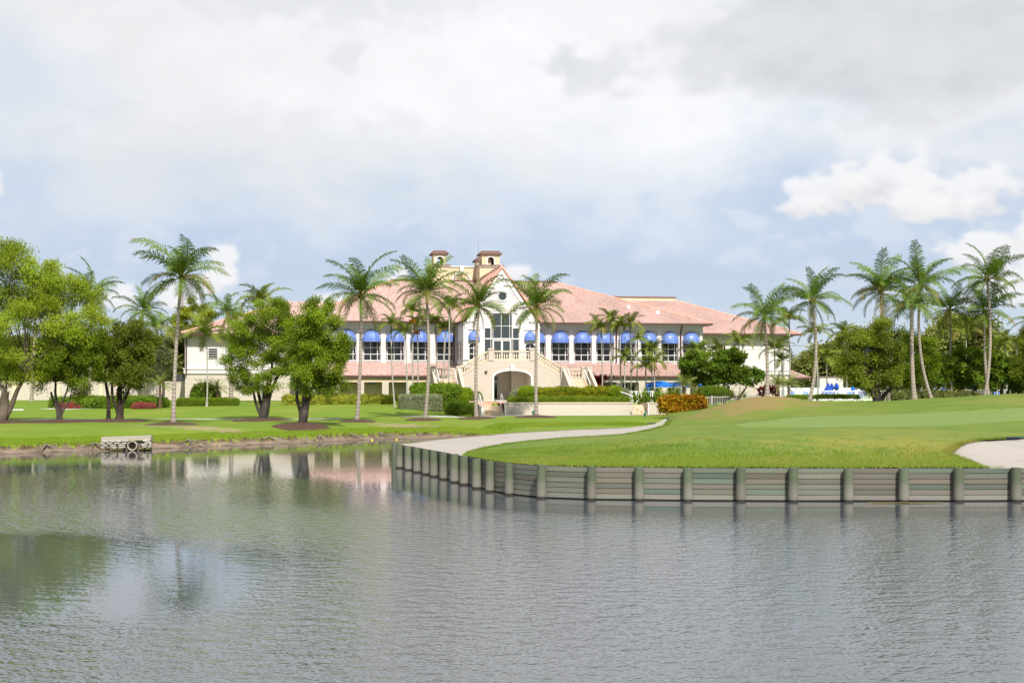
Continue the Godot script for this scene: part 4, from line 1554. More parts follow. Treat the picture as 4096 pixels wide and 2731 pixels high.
# ---------------------------------------------------------------- terrace in front of it
func make_terrace() -> void:
	# long wall right of the garden steps
	var o := club_thing("terrace_wall", "long cream terrace wall with a thin coping, right of the garden steps", "wall", -3.16, 0.7, -23)
	var s := Shape.new()
	s.prism(PackedVector2Array([Vector2(0, -0.3), Vector2(11.4, -0.3), Vector2(11.4, 1.42), Vector2(0, 1.42)]), -0.4, 0.0)
	part(o, "wall_face", s.mesh(mat("cream")))
	s = Shape.new()
	s.box(Vector3(-0.04, 1.42, -0.46), Vector3(11.46, 1.52, 0.06))
	part(o, "coping", s.mesh(mat("stone")))
	s = Shape.new()
	s.box(Vector3(11.0, -0.3, -4.0), Vector3(11.4, 1.42, -0.4))
	part(o, "wall_return", s.mesh(mat("cream")))
	o = club_thing("terrace_wall", "short cream terrace wall between the right hand steps and the croton hedge", "wall", 9.9, 0.7, -22)
	s = Shape.new()
	s.box(Vector3(0, -0.3, -0.4), Vector3(4.2, 1.42, 0))
	part(o, "wall_face", s.mesh(mat("cream")))
	s = Shape.new()
	s.box(Vector3(-0.04, 1.42, -0.46), Vector3(4.24, 1.52, 0.06))
	part(o, "coping", s.mesh(mat("stone")))
	s = Shape.new()
	s.box(Vector3(0, -0.3, -3.0), Vector3(0.3, 1.42, -0.4))
	part(o, "wall_return", s.mesh(mat("cream")))
	for q in [[-3.1, 8.2, -22.55, -17.0], [9.95, 16.0, -21.55, -17.0]]:
		s = Shape.new()
		s.box(Vector3(q[0], 1.5, -q[3]), Vector3(q[1], 2.12, -q[2]))
		var bed := structure("planting_bed", s.mesh(mat("mulch")))
		bed.position = CLUB
		bed.rotation.y = CLUB_TURN
	# garden steps with their cheek walls
	var st := club_thing("garden_steps", "pinkish stone garden steps leading up between cream cheek walls to the arch", "steps", -4.1, 0.85, -23)
	for k in 6:
		s = Shape.new()
		s.box(Vector3(-0.85, -0.3, -0.45 - (k + 1) * 0.34 + 0.75), Vector3(0.9, (k + 1) * 0.175 - 0.05, -0.45 - k * 0.34 + 0.75))
		part(st, "riser", s.mesh(mat("step")))
		s = Shape.new()
		s.box(Vector3(-0.87, (k + 1) * 0.175 - 0.05, -0.45 - (k + 1) * 0.34 + 0.75), Vector3(0.9, (k + 1) * 0.175, -0.42 - k * 0.34 + 0.75))
		part(st, "tread", s.mesh(mat("stone")))
	s = Shape.new()
	s.prism(PackedVector2Array([Vector2(0.45, -0.3), Vector2(2.2, -0.3), Vector2(2.2, 1.12), Vector2(2.0, 1.12), Vector2(0.45, 0.98)]), 0.0, 0.3)
	for q in s.v.size():
		var p := s.v[q]
		s.v[q] = Vector3(-1.2 + p.z, p.y, 0.85 - p.x)
		var nn := s.n[q]
		s.n[q] = Vector3(nn.z, nn.y, -nn.x)
	part(st, "cheek_wall", s.mesh(mat("cream")))
	var fl := club_thing("terrace_floor", "", "", -4.1, 1.86, -21)
	fl.set_meta("kind", "structure")
	s = Shape.new()
	s.box(Vector3(-1.1, -0.2, -4.2), Vector3(0.92, 0.03, 0.3))
	part(fl, "lower_floor", s.mesh(mat("pink_floor")))
	s = Shape.new()
	s.box(Vector3(-1.4, -0.2, -8.0), Vector3(5.5, 0.36, -4.2))
	part(fl, "upper_floor", s.mesh(mat("pink_floor")))
	s = Shape.new()
	s.box(Vector3(-1.4, 0.36, -4.5), Vector3(1.3, 0.42, -4.15))
	part(fl, "floor_edge", s.mesh(mat("stone")))
	for k in 2:
		var x: float = [-5.15, -3.2][k]
		var h := club_thing("handrail", ["white handrail on the left of the garden steps", "white handrail on the right of the garden steps"][k], "handrail", x, 0.9, -23.2, "white handrails of the terrace")
		s = Shape.new()
		s.tube([Vector3(0, 0, 0.25), Vector3(0, 0.9, 0.25), Vector3(0, 2.0, -1.9), Vector3(0, 2.0, -2.4)], [0.035, 0.035, 0.035, 0.035], 6)
		s.tube([Vector3(0, 1.0, -2.4), Vector3(0, 2.03, -2.4)], [0.035, 0.035], 6)
		part(h, "rail", s.mesh(mat("rail_white")))
	var h2 := club_thing("handrail", "white handrail at the right hand terrace steps", "handrail", 9.75, 0.9, -22.1, "white handrails of the terrace")
	s = Shape.new()
	s.tube([Vector3(0, -0.2, 0.35), Vector3(0, 1.25, 0.35), Vector3(-1.6, 2.1, -1.6), Vector3(-2.1, 2.3, -2.3)], [0.04, 0.04, 0.04, 0.04], 6)
	part(h2, "rail", s.mesh(mat("rail_white")))
	var s2 := club_thing("garden_steps", "few pale steps in the gap at the right end of the terrace wall", "steps", 9.05, 0.85, -22.0)
	for k in 6:
		s = Shape.new()
		s.box(Vector3(-0.75, -0.3, -(k + 1) * 0.34), Vector3(0.8, (k + 1) * 0.19, -k * 0.34))
		part(s2, "step", s.mesh(mat("step")))


func make_far_buildings() -> void:
	var o := thing("boundary_wall", "long cream boundary wall behind the trees on the left", "wall", Vector3(-47, 1.6, -149))
	var s := Shape.new()
	s.box(Vector3(-16, -0.6, -0.3), Vector3(12, 2.55, 0))
	part(o, "wall_face", s.mesh(mat("cream")))
	s = Shape.new()
	s.box(Vector3(-16, 2.55, -0.34), Vector3(12, 2.65, 0.04))
	part(o, "coping", s.mesh(mat("stone")))
	for x in [-13.0, -8.2, -3.4, 1.4, 6.2, 11.0]:
		s = Shape.new()
		s.box(Vector3(x, -0.6, 0.0), Vector3(x + 0.45, 2.54, 0.12))
		part(o, "pilaster", s.mesh(mat("olive_wall")))
	o = thing("flat_roofed_building", "plain pinkish grey flat roofed building behind the closed parasols", "building", Vector3(37.9, 2.2, -160))
	s = Shape.new()
	s.box(Vector3(-1.4, -0.4, -4), Vector3(1.4, 2.65, 0))
	part(o, "wall", s.mesh(mat("upper")))
	s = Shape.new()
	s.box(Vector3(-1.5, 2.65, -4.1), Vector3(1.5, 2.78, 0.1))
	part(o, "roof", s.mesh(mat("cap")))
	for k in 3:
		var y: float = [9.2, 7.9, 7.4][k]
		var c := thing("power_line", "%s of three thin power lines behind the palms on the right" % ["highest", "middle", "lowest"][k], "cable", Vector3(38, y, -180), 0, "power lines on the right")
		s = Shape.new()
		var path := []
		var rad := []
		for i in 13:
			path.append(Vector3(-10 + i * 3.0, 0.006 * pow(i - 6, 2), 0))
			rad.append(0.02)
		s.tube(path, rad, 4)
		part(c, "wire", s.mesh(mat("metal_dark")))


# ---------------------------------------------------------------- plants
func frond_mesh(kind: String, rise: float, variant: int) -> ArrayMesh:
	# one leaf of a palm, 1 m long, growing along +x and bending down; rise is its angle at the base
	var key := "frond %s %.2f %d" % [kind, rise, variant]
	if meshes.has(key):
		return meshes[key]
	var r := RandomNumberGenerator.new()
	r.seed = hash(key)
	var droop := {"coconut": 1.3, "queen": 1.75, "slender": 1.5, "date": 0.95, "dead": 0.7}[kind] as float
	var pairs := {"coconut": 36, "queen": 42, "slender": 24, "date": 40, "dead": 26}[kind] as int
	var long := {"coconut": 0.27, "queen": 0.24, "slender": 0.33, "date": 0.24, "dead": 0.16}[kind] as float
	var wide := {"coconut": 0.0165, "queen": 0.0145, "slender": 0.032, "date": 0.015, "dead": 0.016}[kind] as float
	var hang := {"coconut": 0.95, "queen": 1.1, "slender": 0.45, "date": 0.15, "dead": 1.3}[kind] as float
	var bare := {"coconut": 0.16, "queen": 0.14, "slender": 0.12, "date": 0.10, "dead": 0.2}[kind] as float
	droop *= r.randf_range(0.85, 1.2) * (0.55 + 0.45 * cos(maxf(rise, 0.0)) + 0.12 * maxf(rise, 0.0))
	var twist := r.randf_range(-0.5, 0.5)
	var n := 12
	var pts := [Vector3.ZERO]
	var dirs := []
	for k in n:
		var a := rise - droop * pow((k + 0.5) / n, 1.4)
		dirs.append(Vector3(cos(a), sin(a), 0.12 * twist * k / n).normalized())
		pts.append(pts[-1] + dirs[-1] / n)
	dirs.append(dirs[-1])
	var s := Shape.new()
	var rad := []
	for k in n + 1:
		rad.append(lerpf(0.013, 0.002, float(k) / n))
	s.col = Color(0.24, 0.25, 0.055)
	s.tube(pts, rad, 4)
	for k in pairs:
		var t := lerpf(bare, 0.99, float(k) / (pairs - 1))
		var f := t * n
		var i := mini(int(f), n - 1)
		var base: Vector3 = (pts[i] as Vector3).lerp(pts[i + 1], f - i)
		var dir: Vector3 = dirs[i]
		var up := Vector3(-dir.y, dir.x, 0)
		var reach := long * (0.45 + 0.55 * sin(PI * clampf((t - bare) / (1.0 - bare) * 0.85 + 0.15, 0, 1))) * r.randf_range(0.85, 1.1)
		for side: float in [-1.0, 1.0]:
			var sweep := lerpf(0.35, 0.95, t) + r.randf_range(-0.1, 0.1)
			var plume := r.randf_range(-0.5, 0.5) if kind == "queen" or kind == "date" else r.randf_range(-0.12, 0.12)
			var out := (Vector3(0, 0, side) * cos(sweep) + dir * sin(sweep) + up * (0.28 + plume + twist * side * 0.25)).normalized()
			var fall := Vector3(0, -1, 0) * hang * r.randf_range(0.6, 1.3)
			var mid := base + out * reach * 0.5 + fall * reach * 0.10
			var tip := base + out * reach * 0.88 + fall * reach * 0.48
			var w := dir * wide * r.randf_range(0.8, 1.15)
			var g := r.randf()
			s.col = Color(0.078, 0.154, 0.019).lerp(Color(0.150, 0.242, 0.031), g) if kind != "queen" else Color(0.111, 0.198, 0.036).lerp(Color(0.195, 0.293, 0.073), g)
			if kind == "slender":
				s.col = Color(0.098, 0.156, 0.021).lerp(Color(0.208, 0.240, 0.040), g)
			if kind == "date":
				s.col = Color(0.156, 0.210, 0.046).lerp(Color(0.260, 0.300, 0.081), g)
			if t > 0.93 and r.randf() < 0.4 or (variant == 2 and rise < 0.35 and r.randf() < 0.55):
				s.col = Color(0.24, 0.17, 0.06)
			if kind == "dead":
				s.col = Color(0.22, 0.14, 0.07).lerp(Color(0.34, 0.25, 0.13), g)
			var nn := (w.cross(out) * side).normalized()
			if nn.y < 0:
				nn = -nn
			var a0 := s.vert(base - w * 0.5, nn)
			var a1 := s.vert(base + w * 0.5, nn)
			var b0 := s.vert(mid - w * 0.55, nn)
			var b1 := s.vert(mid + w * 0.55, nn)
			var c0 := s.vert(tip, nn)
			# wind each face so that its front looks the way of its normal
			if (s.v[a1] - s.v[a0]).cross(s.v[b1] - s.v[a0]).dot(nn) > 0:
				s.idx.append_array([a0, b1, a1, a0, b0, b1, b0, c0, b1])
			else:
				s.idx.append_array([a0, a1, b1, a0, b1, b0, b0, b1, c0])
	meshes[key] = s.mesh(mat("frond"))
	return meshes[key]


func make_palms() -> void:
	var list := [
	["coconut","coconut_palm",-22.85,91,-22.28,10.77,-0.12,3.75,24,"tall lone coconut palm leaning right in front of the clubhouse's left wing","coconut palms along the far lake bank"],
	["coconut","coconut_palm",-11.29,98,-10.97,10.0,0.12,3.7,24,"coconut palm in a mulch bed just right of two bushy dark trunked trees","coconut palms along the far lake bank"],
	["coconut","coconut_palm",-6.74,104,-6.61,10.65,0.25,3.7,24,"coconut palm whose crown covers the left roof tower of the clubhouse","coconut palms along the far lake bank"],
	["coconut","coconut_palm",-2.86,108,-2.68,9.92,-0.1,3.3,22,"coconut palm at the left cheek of the garden steps, fronds over the gable","coconut palms along the far lake bank"],
	["coconut","coconut_palm",1.94,108,2.01,9.78,-0.05,3.6,22,"coconut palm in front of the cream terrace wall, right of the gable","coconut palms along the far lake bank"],
	["coconut","coconut_palm",18.71,99,18.52,8.57,0.1,3.1,20,"shorter coconut palm on the brown topped grassy mound","palms behind the golf green"],
	["coconut","coconut_palm",22.22,101,22.56,9.88,0.35,3.2,22,"coconut palm leaning right at the right foot of the brown mound","palms behind the golf green"],
	["coconut","coconut_palm",30.79,110,30.16,11.22,-0.1,3.7,22,"coconut palm rising out of the round dark tree, leaning left","palms behind the golf green"],
	["queen","queen_palm",31.63,106,31.48,9.8,-0.1,3.3,22,"thick trunked feathery palm with bright drooping fronds behind the green","palms behind the golf green"],
	["coconut","coconut_palm",34.38,110,33.28,11.72,-0.5,3.3,20,"coconut palm with a curved trunk behind the bright feathery palm","palms behind the golf green"],
	["coconut","coconut_palm",37.11,114,37.03,10.04,0.05,3.1,20,"slim straight coconut palm in front of the low spreading dark tree","palms behind the golf green"],
	["coconut","coconut_palm",38.43,110,38.78,12.21,0.35,3.5,22,"tallest coconut palm of the crossed pair at the right edge","palms behind the golf green"],
	["coconut","coconut_palm",39.35,111,38.85,9.57,-0.15,3.3,20,"shorter coconut palm crossing the trunk of a taller one at the right","palms behind the golf green"],
	["coconut","coconut_palm",44.04,112,43.61,8.84,0,2.6,16,"coconut palm cut by the right edge of the view","palms behind the golf green"],
	["slender","slender_palm",-10.77,124,-11.12,9.2,-0.1,1.75,13,"slender palm standing leftmost of its row before the clubhouse windows","slender palms in front of the left half of the clubhouse"],
	["slender","slender_palm",-9.6,123,-9.72,8.48,0.05,1.8,13,"slender palm at the left end of the clipped silvery hedge","slender palms in front of the left half of the clubhouse"],
	["slender","slender_palm",-9.14,124,-9.17,10.36,0.02,1.9,13,"tall slender palm with an orange fruit cluster beside the silvery hedge","slender palms in front of the left half of the clubhouse"],
	["slender","slender_palm",-8.85,127,-8.93,9.43,0.04,1.7,12,"slender palm half hidden behind the tall one with orange fruit","slender palms in front of the left half of the clubhouse"],
	["slender","slender_palm",-7.82,127,-7.82,9.88,0.04,1.8,12,"slender palm straight behind the trunk of a coconut palm","slender palms in front of the left half of the clubhouse"],
	["slender","slender_palm",-7.09,127,-7.21,9.47,0.05,1.7,12,"slender palm at the left landing of the outside staircase","slender palms in front of the left half of the clubhouse"],
	["slender","slender_palm",-6.67,126,-6.22,8.89,0.05,1.7,12,"slender palm leaning right at the left flight of stairs","slender palms in front of the left half of the clubhouse"],
	["slender","slender_palm",-5.93,125,-5.81,11.02,0.03,2.0,13,"tallest slender palm left of the gable","slender palms in front of the left half of the clubhouse"],
	["slender","slender_palm",8.84,132,8.73,9.2,0.05,1.9,13,"slender palm rising beside the dark red plant right of the stairs","slender palms in front of the right half of the clubhouse"],
	["slender","slender_palm",9.73,132,9.62,10.1,0.04,2.0,14,"tallest slender palm of the right hand cluster","slender palms in front of the right half of the clubhouse"],
	["slender","slender_palm",10.64,131,10.52,9.37,-0.05,1.9,13,"slender palm between the tallest one and the forked neighbour on the right","slender palms in front of the right half of the clubhouse"],
	["slender","slender_palm",11.64,132,11.58,9.76,0.05,1.9,13,"slender palm over the downpipe right of the tallest palm of its cluster","slender palms in front of the right half of the clubhouse"],
	["slender","slender_palm",12.22,133,12.36,8.18,0.05,1.7,12,"slender palm with old brown fronds in front of an awning","slender palms in front of the right half of the clubhouse"],
	["slender","slender_palm",10.84,130,10.84,6.3,0.03,1.8,12,"short slender palm low in the middle of the cluster","slender palms in front of the right half of the clubhouse"],
	["slender","slender_palm",12.63,128,12.7,5.35,0.04,1.8,12,"short slender palm left of the open blue parasol","slender palms in front of the right half of the clubhouse"],
	["slender","slender_palm",13.42,130,13.46,7.06,0.04,2.0,13,"slender palm right behind the open blue parasol","slender palms in front of the right half of the clubhouse"],
	["slender","slender_palm",13.48,127,13.43,5.82,-0.03,1.8,13,"bright slender palm over the open blue parasol","slender palms in front of the right half of the clubhouse"],
	["slender","slender_palm",17.51,128,17.66,6.92,0.04,2.1,13,"slender palm over the left part of the low spreading tree","slender palms in front of the right half of the clubhouse"],
	["slender","slender_palm",19.84,130,19.84,7.06,0.04,1.9,12,"slender palm in front of the right wing's last white framed window","slender palms in front of the right half of the clubhouse"],
	["slender","slender_palm",22.14,131,22.08,7.85,0.04,1.9,13,"slender palm above the right part of the low spreading tree","slender palms in front of the right half of the clubhouse"],
	["slender","slender_palm",23.73,122,23.73,6.9,0.04,2.1,13,"slender palm right of the coconut palm on the mound","slender palms in front of the right half of the clubhouse"],
	["slender","slender_palm",25.11,122,25.11,9.61,0.04,2.2,14,"tall slender palm at the right corner of the clubhouse","slender palms in front of the right half of the clubhouse"],
	["slender","slender_palm",25.24,126,25.2,5.96,0.04,1.9,12,"short dark slender palm beside the right corner of the clubhouse","slender palms in front of the right half of the clubhouse"],
	["slender","slender_palm",29.02,128,28.72,8.57,0.1,2.0,13,"slender palm with a thin crooked trunk behind the leaning coconut palm","slender palms in front of the right half of the clubhouse"],
	["slender","slender_palm",34.98,150,34.98,6.88,0.04,2.3,12,"pale slender palm behind the pool pavilion","palms behind the golf green"],
	["slender","slender_palm",37.71,152,37.66,9.48,0.04,2.4,12,"slender palm peeping over the round dark tree","palms behind the golf green"],
	["slender","slender_palm",47.1,140,47.1,9.25,0.04,2.3,12,"pale slender palm among the trees left of the crossed pair","palms behind the golf green"],
	["slender","slender_palm",48.6,135,48.6,7.69,-0.1,2.0,11,"leftmost palm of the far clump at the right edge","palms behind the golf green"],
	["slender","slender_palm",49.84,136,49.75,8.11,0.1,2.0,11,"middle palm of the far clump at the right edge","palms behind the golf green"],
	["slender","slender_palm",50.39,135,50.52,7.9,0.1,2.0,11,"rightmost palm of the far clump at the right edge","palms behind the golf green"],
	["coconut","coconut_palm",-42.37,135,-42.15,12.78,0.1,4.0,18,"dark coconut palm over the right rim of the big bright tree","palms behind the trees on the left"],
	["coconut","coconut_palm",-38.34,140,-38.4,11.37,0.1,3.6,18,"coconut palm left of the tall lone palm, far behind the lawn","palms behind the trees on the left"],
	["queen","queen_palm",-34.66,132,-34.8,9.42,0.1,3.2,18,"silvery drooping palm beside the yellowing tree on the left","palms behind the trees on the left"],
	["queen","queen_palm",-26.26,126,-26.5,10.35,0.1,3.3,18,"silvery feather palm behind the left bushy tree's crown","palms behind the trees on the left"],
	["slender","slender_palm",-28.08,124,-28.13,8.24,0.1,2.8,13,"drooping slender palm in front of the left wing's small window","palms behind the trees on the left"],
	["slender","slender_palm",-23.41,126,-23.22,11.49,0.05,3.1,13,"bright palm sticking up above the left bushy tree","palms behind the trees on the left"],
	["date","date_palm",14.31,112,14.31,3.63,0.02,1.45,22,"small feathery date palm behind the croton hedge","small feather palms in the beds"],
	["date","date_palm",22.31,113,22.31,3.71,0.02,1.5,18,"left yellow green feather palm bush right of the mound's palm","small feather palms in the beds"],
	["date","date_palm",23.39,114,23.39,3.64,0.02,1.5,18,"right yellow green feather palm bush right of the mound's palm","small feather palms in the beds"],
	["date","date_palm",-29.13,127,-29.13,3.36,0.02,1.3,18,"left small date palm under the left wing's corner","small feather palms in the beds"],
	["date","date_palm",-27.78,127,-27.78,3.32,0.02,1.4,18,"right small date palm under the left wing's corner","small feather palms in the beds"],
	["date","date_palm",-31.62,121,-31.62,3.67,0.05,1.5,14,"small date palm with thin dark stems by the boundary wall","small feather palms in the beds"],
	["coconut","coconut_palm",-47.76,134,-47.43,12.19,0.1,3.2,16,"palm half hidden inside the big bright tree on the left","palms behind the trees on the left"]]
	var r := RandomNumberGenerator.new()
	r.seed = 404
	for p in list:
		var kind: String = p[0]
		var x: float = p[2]
		var d: float = p[3]
		var g := height(x, d) - 0.04
		var o := thing(p[1], p[9], "palm tree", Vector3(x, g, -d), 0.0, p[10])
		var heart := Vector3(float(p[4]) - x, float(p[5]) - g, r.randf_range(-0.2, 0.2))
		var bend: float = p[6]
		var thick := {"coconut": 0.128, "queen": 0.19, "slender": 0.075, "date": 0.12}[kind] as float
		if kind == "coconut" and heart.y > 8.5:
			thick = 0.135
		# trunk with its leaf scars
		var s := Shape.new()
		var path := []
		var rad := []
		var tone := []
		var rows := int(clampf(heart.y / 0.09, 8, 130))
		var bark := Color(0.36, 0.31, 0.265) if kind != "slender" else Color(0.42, 0.41, 0.36)
		if kind == "date":
			bark = Color(0.13, 0.09, 0.06)
		for k in rows + 1:
			var t := float(k) / rows
			var side := heart.x * t + bend * 4.0 * t * (1.0 - t) * (1.2 - 0.4 * t)
			path.append(Vector3(side, heart.y * t, heart.z * t * t + bend * 0.5 * sin(t * PI)))
			var swell := 1.0 + 0.75 * exp(-t * heart.y / 0.28) + 0.25 * exp(-t * heart.y / 1.2)
			rad.append(thick * swell * lerpf(1.0, 0.72, t) * (1.0 + (0.05 if k % 3 == 0 else 0.0) + r.randf_range(-0.02, 0.02)))
			var dark := 0.62 if k % 3 == 0 else r.randf_range(0.88, 1.12)
			tone.append(bark * dark)
		s.tube(path, rad, 11, tone)
		part(o, "trunk", s.mesh(mat("palm_bark")))
		if kind == "slender":
			s = Shape.new()
			s.col = Color(0.15, 0.20, 0.055)
			s.tube([heart - Vector3(0, 0.75, 0), heart - Vector3(0, 0.45, 0), heart + Vector3(0, 0.15, 0)], [thick * 0.85, thick * 1.05, thick * 0.6], 8)
			part(o, "crownshaft", s.mesh(mat("leaf")))
		elif kind != "date":
			s = Shape.new()
			for k in 11:
				var a := r.randf() * TAU
				s.col = Color(0.30, 0.20, 0.08).lerp(Color(0.17, 0.11, 0.06), r.randf())
				var e := heart + Vector3(cos(a) * 0.30, r.randf_range(-0.30, 0.12), sin(a) * 0.30)
				s.tube([heart + Vector3(0, -0.15, 0), heart.lerp(e, 0.55) + Vector3(0, 0.12, 0), e], [0.09, 0.055, 0.02], 5)
			part(o, "leaf_bases", s.mesh(mat("palm_bark")))
		if p[9].contains("orange fruit"):
			s = Shape.new()
			s.col = Color(0.62, 0.20, 0.02)
			for k in 40:
				s.tube([heart + Vector3(r.randf_range(-0.3, 0.3), r.randf_range(-0.95, -0.55), r.randf_range(0.05, 0.35)), heart + Vector3(0, -0.6, 0.1)], [0.045, 0.006], 4)
			part(o, "fruit_cluster", s.mesh(mat("leaf")))
		# crown
		if kind == "coconut" or kind == "queen":
			for k in r.randi_range(0, 3):
				var dead := part(o, "dead_frond", frond_mesh("dead", -0.9, r.randi() % 3), heart + Vector3(0, -0.1, 0))
				var ds: float = p[7] * r.randf_range(0.5, 0.75)
				dead.basis = Basis(Vector3.UP, r.randf() * TAU).scaled(Vector3(ds, ds, ds))
		var count := int(p[8] * (1.1 if kind == "coconut" else 1.1))
		var length: float = p[7] * (0.94 if kind == "coconut" else 1.0)
		var turn := r.randf() * TAU
		var lean := r.randf_range(-0.12, 0.12)
		for k in count:
			var t := (k + 0.5) / count
			var rise := lerpf(1.48, -0.42, pow(t, 1.05))
			if kind == "slender":
				rise = lerpf(1.30, 0.05, t)
			elif kind == "queen":
				rise = lerpf(1.45, -0.05, t)
			elif kind == "date":
				rise = lerpf(1.45, -0.15, t)
			rise += r.randf_range(-0.16, 0.16)
			rise = snappedf(clampf(rise, -0.6, 1.5), 0.3)
			var f := part(o, "frond", frond_mesh(kind, rise, r.randi() % 3), heart + Vector3(0, 0.05 if kind != "slender" else 0.12, 0))
			var sc := length * r.randf_range(0.78, 1.1) * (lerpf(0.84, 1.20, clampf((rise + 0.3) / 1.8, 0, 1)) if kind == "coconut" else 0.95)
			f.basis = (Basis(Vector3(0, 0, 1), lean) * Basis(Vector3.UP, turn + k * 2.39996 + r.randf_range(-0.25, 0.25)) * Basis(Vector3.RIGHT, r.randf_range(-0.5, 0.5))).scaled(Vector3(sc, sc, sc))


func spray_mesh(kind: String) -> ArrayMesh:
	# a twig end with some leaves; each leaf is two faces folded along its midrib
	var key := "spray " + kind
	if meshes.has(key):
		return meshes[key]
	var r := RandomNumberGenerator.new()
	r.seed = hash(key)
	var s := Shape.new()
	var set_ := {"small": [13, 0.15, 0.062, 0.30], "feather": [20, 0.15, 0.042, 0.36], "broad": [9, 0.20, 0.125, 0.26], "hedge": [11, 0.095, 0.05, 0.14], "croton": [9, 0.26, 0.085, 0.16], "tiny": [16, 0.06, 0.035, 0.12], "far": [9, 0.34, 0.17, 0.5]}[kind] as Array
	for k in set_[0] as int:
		var base := Vector3(r.randf_range(-1, 1), r.randf_range(-0.6, 1), r.randf_range(-1, 1)).limit_length(1.0) * float(set_[3])
		var dir := (Vector3(r.randf_range(-1, 1), r.randf_range(-0.35, 0.9), r.randf_range(-1, 1)) + base * 1.5).normalized()
		var l: float = set_[1] * r.randf_range(0.75, 1.2)
		var w: float = set_[2] * r.randf_range(0.8, 1.15)
		var side := dir.cross(Vector3(r.randf_range(-0.5, 0.5), 1, r.randf_range(-0.5, 0.5))).normalized()
		var up := side.cross(dir).normalized()
		s.col = Color.WHITE * r.randf_range(0.72, 1.2)
		var tip := base + dir * l - Vector3(0, l * 0.15, 0)
		var m := base + dir * l * 0.5
		s.tri(base, m + side * w * 0.5 + up * w * 0.18, tip)
		s.tri(base, tip, m - side * w * 0.5 + up * w * 0.18)
	meshes[key] = s.mesh(mat("leaf"))
	return meshes[key]


func foliage(r: RandomNumberGenerator, blobs: Array, count: int, tones: Array, size: float) -> Array:
	# places for sprays in the outer part of some ellipsoids [centre, radii]; more on larger ones
	var total := 0.0
	for b in blobs:
		total += b[1].x * b[1].y
	var where := []
	var tint := []
	for b in blobs:
		var n := int(count * b[1].x * b[1].y / total)
		var light := r.randf_range(0.8, 1.18)
		var mix := r.randf()
		# the lobe is made of clumps, so that light and gaps fall unevenly
		var clumps := []
		for k in maxi(5, n / 24):
			var q := Vector3(r.randfn(), r.randfn() * 0.9 + 0.15, r.randfn()).normalized() * pow(r.randf(), 0.30)
			clumps.append([q, r.randf_range(0.85, 1.2), r.randf()])
		for k in n:
			var c: Array = clumps[r.randi() % clumps.size()]
			var q: Vector3 = c[0] + Vector3(r.randfn(), r.randfn() * 0.55, r.randfn()) * 0.135
			var p: Vector3 = b[0] + q * b[1]
			var out: Vector3 = (q + Vector3(0, 0.55, 0) + Vector3(r.randfn(), r.randfn(), r.randfn()) * 0.45).normalized()
			var side := out.cross(Vector3(r.randfn(), r.randfn(), r.randfn())).normalized()
			var sc := size * r.randf_range(0.75, 1.25)
			where.append(Transform3D(Basis(side, out, side.cross(out)).scaled(Vector3(sc, sc, sc)), p))
			var col: Color = (tones[0] as Color).lerp(tones[1], clampf(0.45 * mix + 0.4 * c[2] + r.randf_range(0.0, 0.25), 0, 1))
			if tones.size() > 2 and r.randf() < 0.06:
				col = tones[2]
			tint.append(col * light * c[1] * r.randf_range(0.85, 1.15))
	return [where, tint]


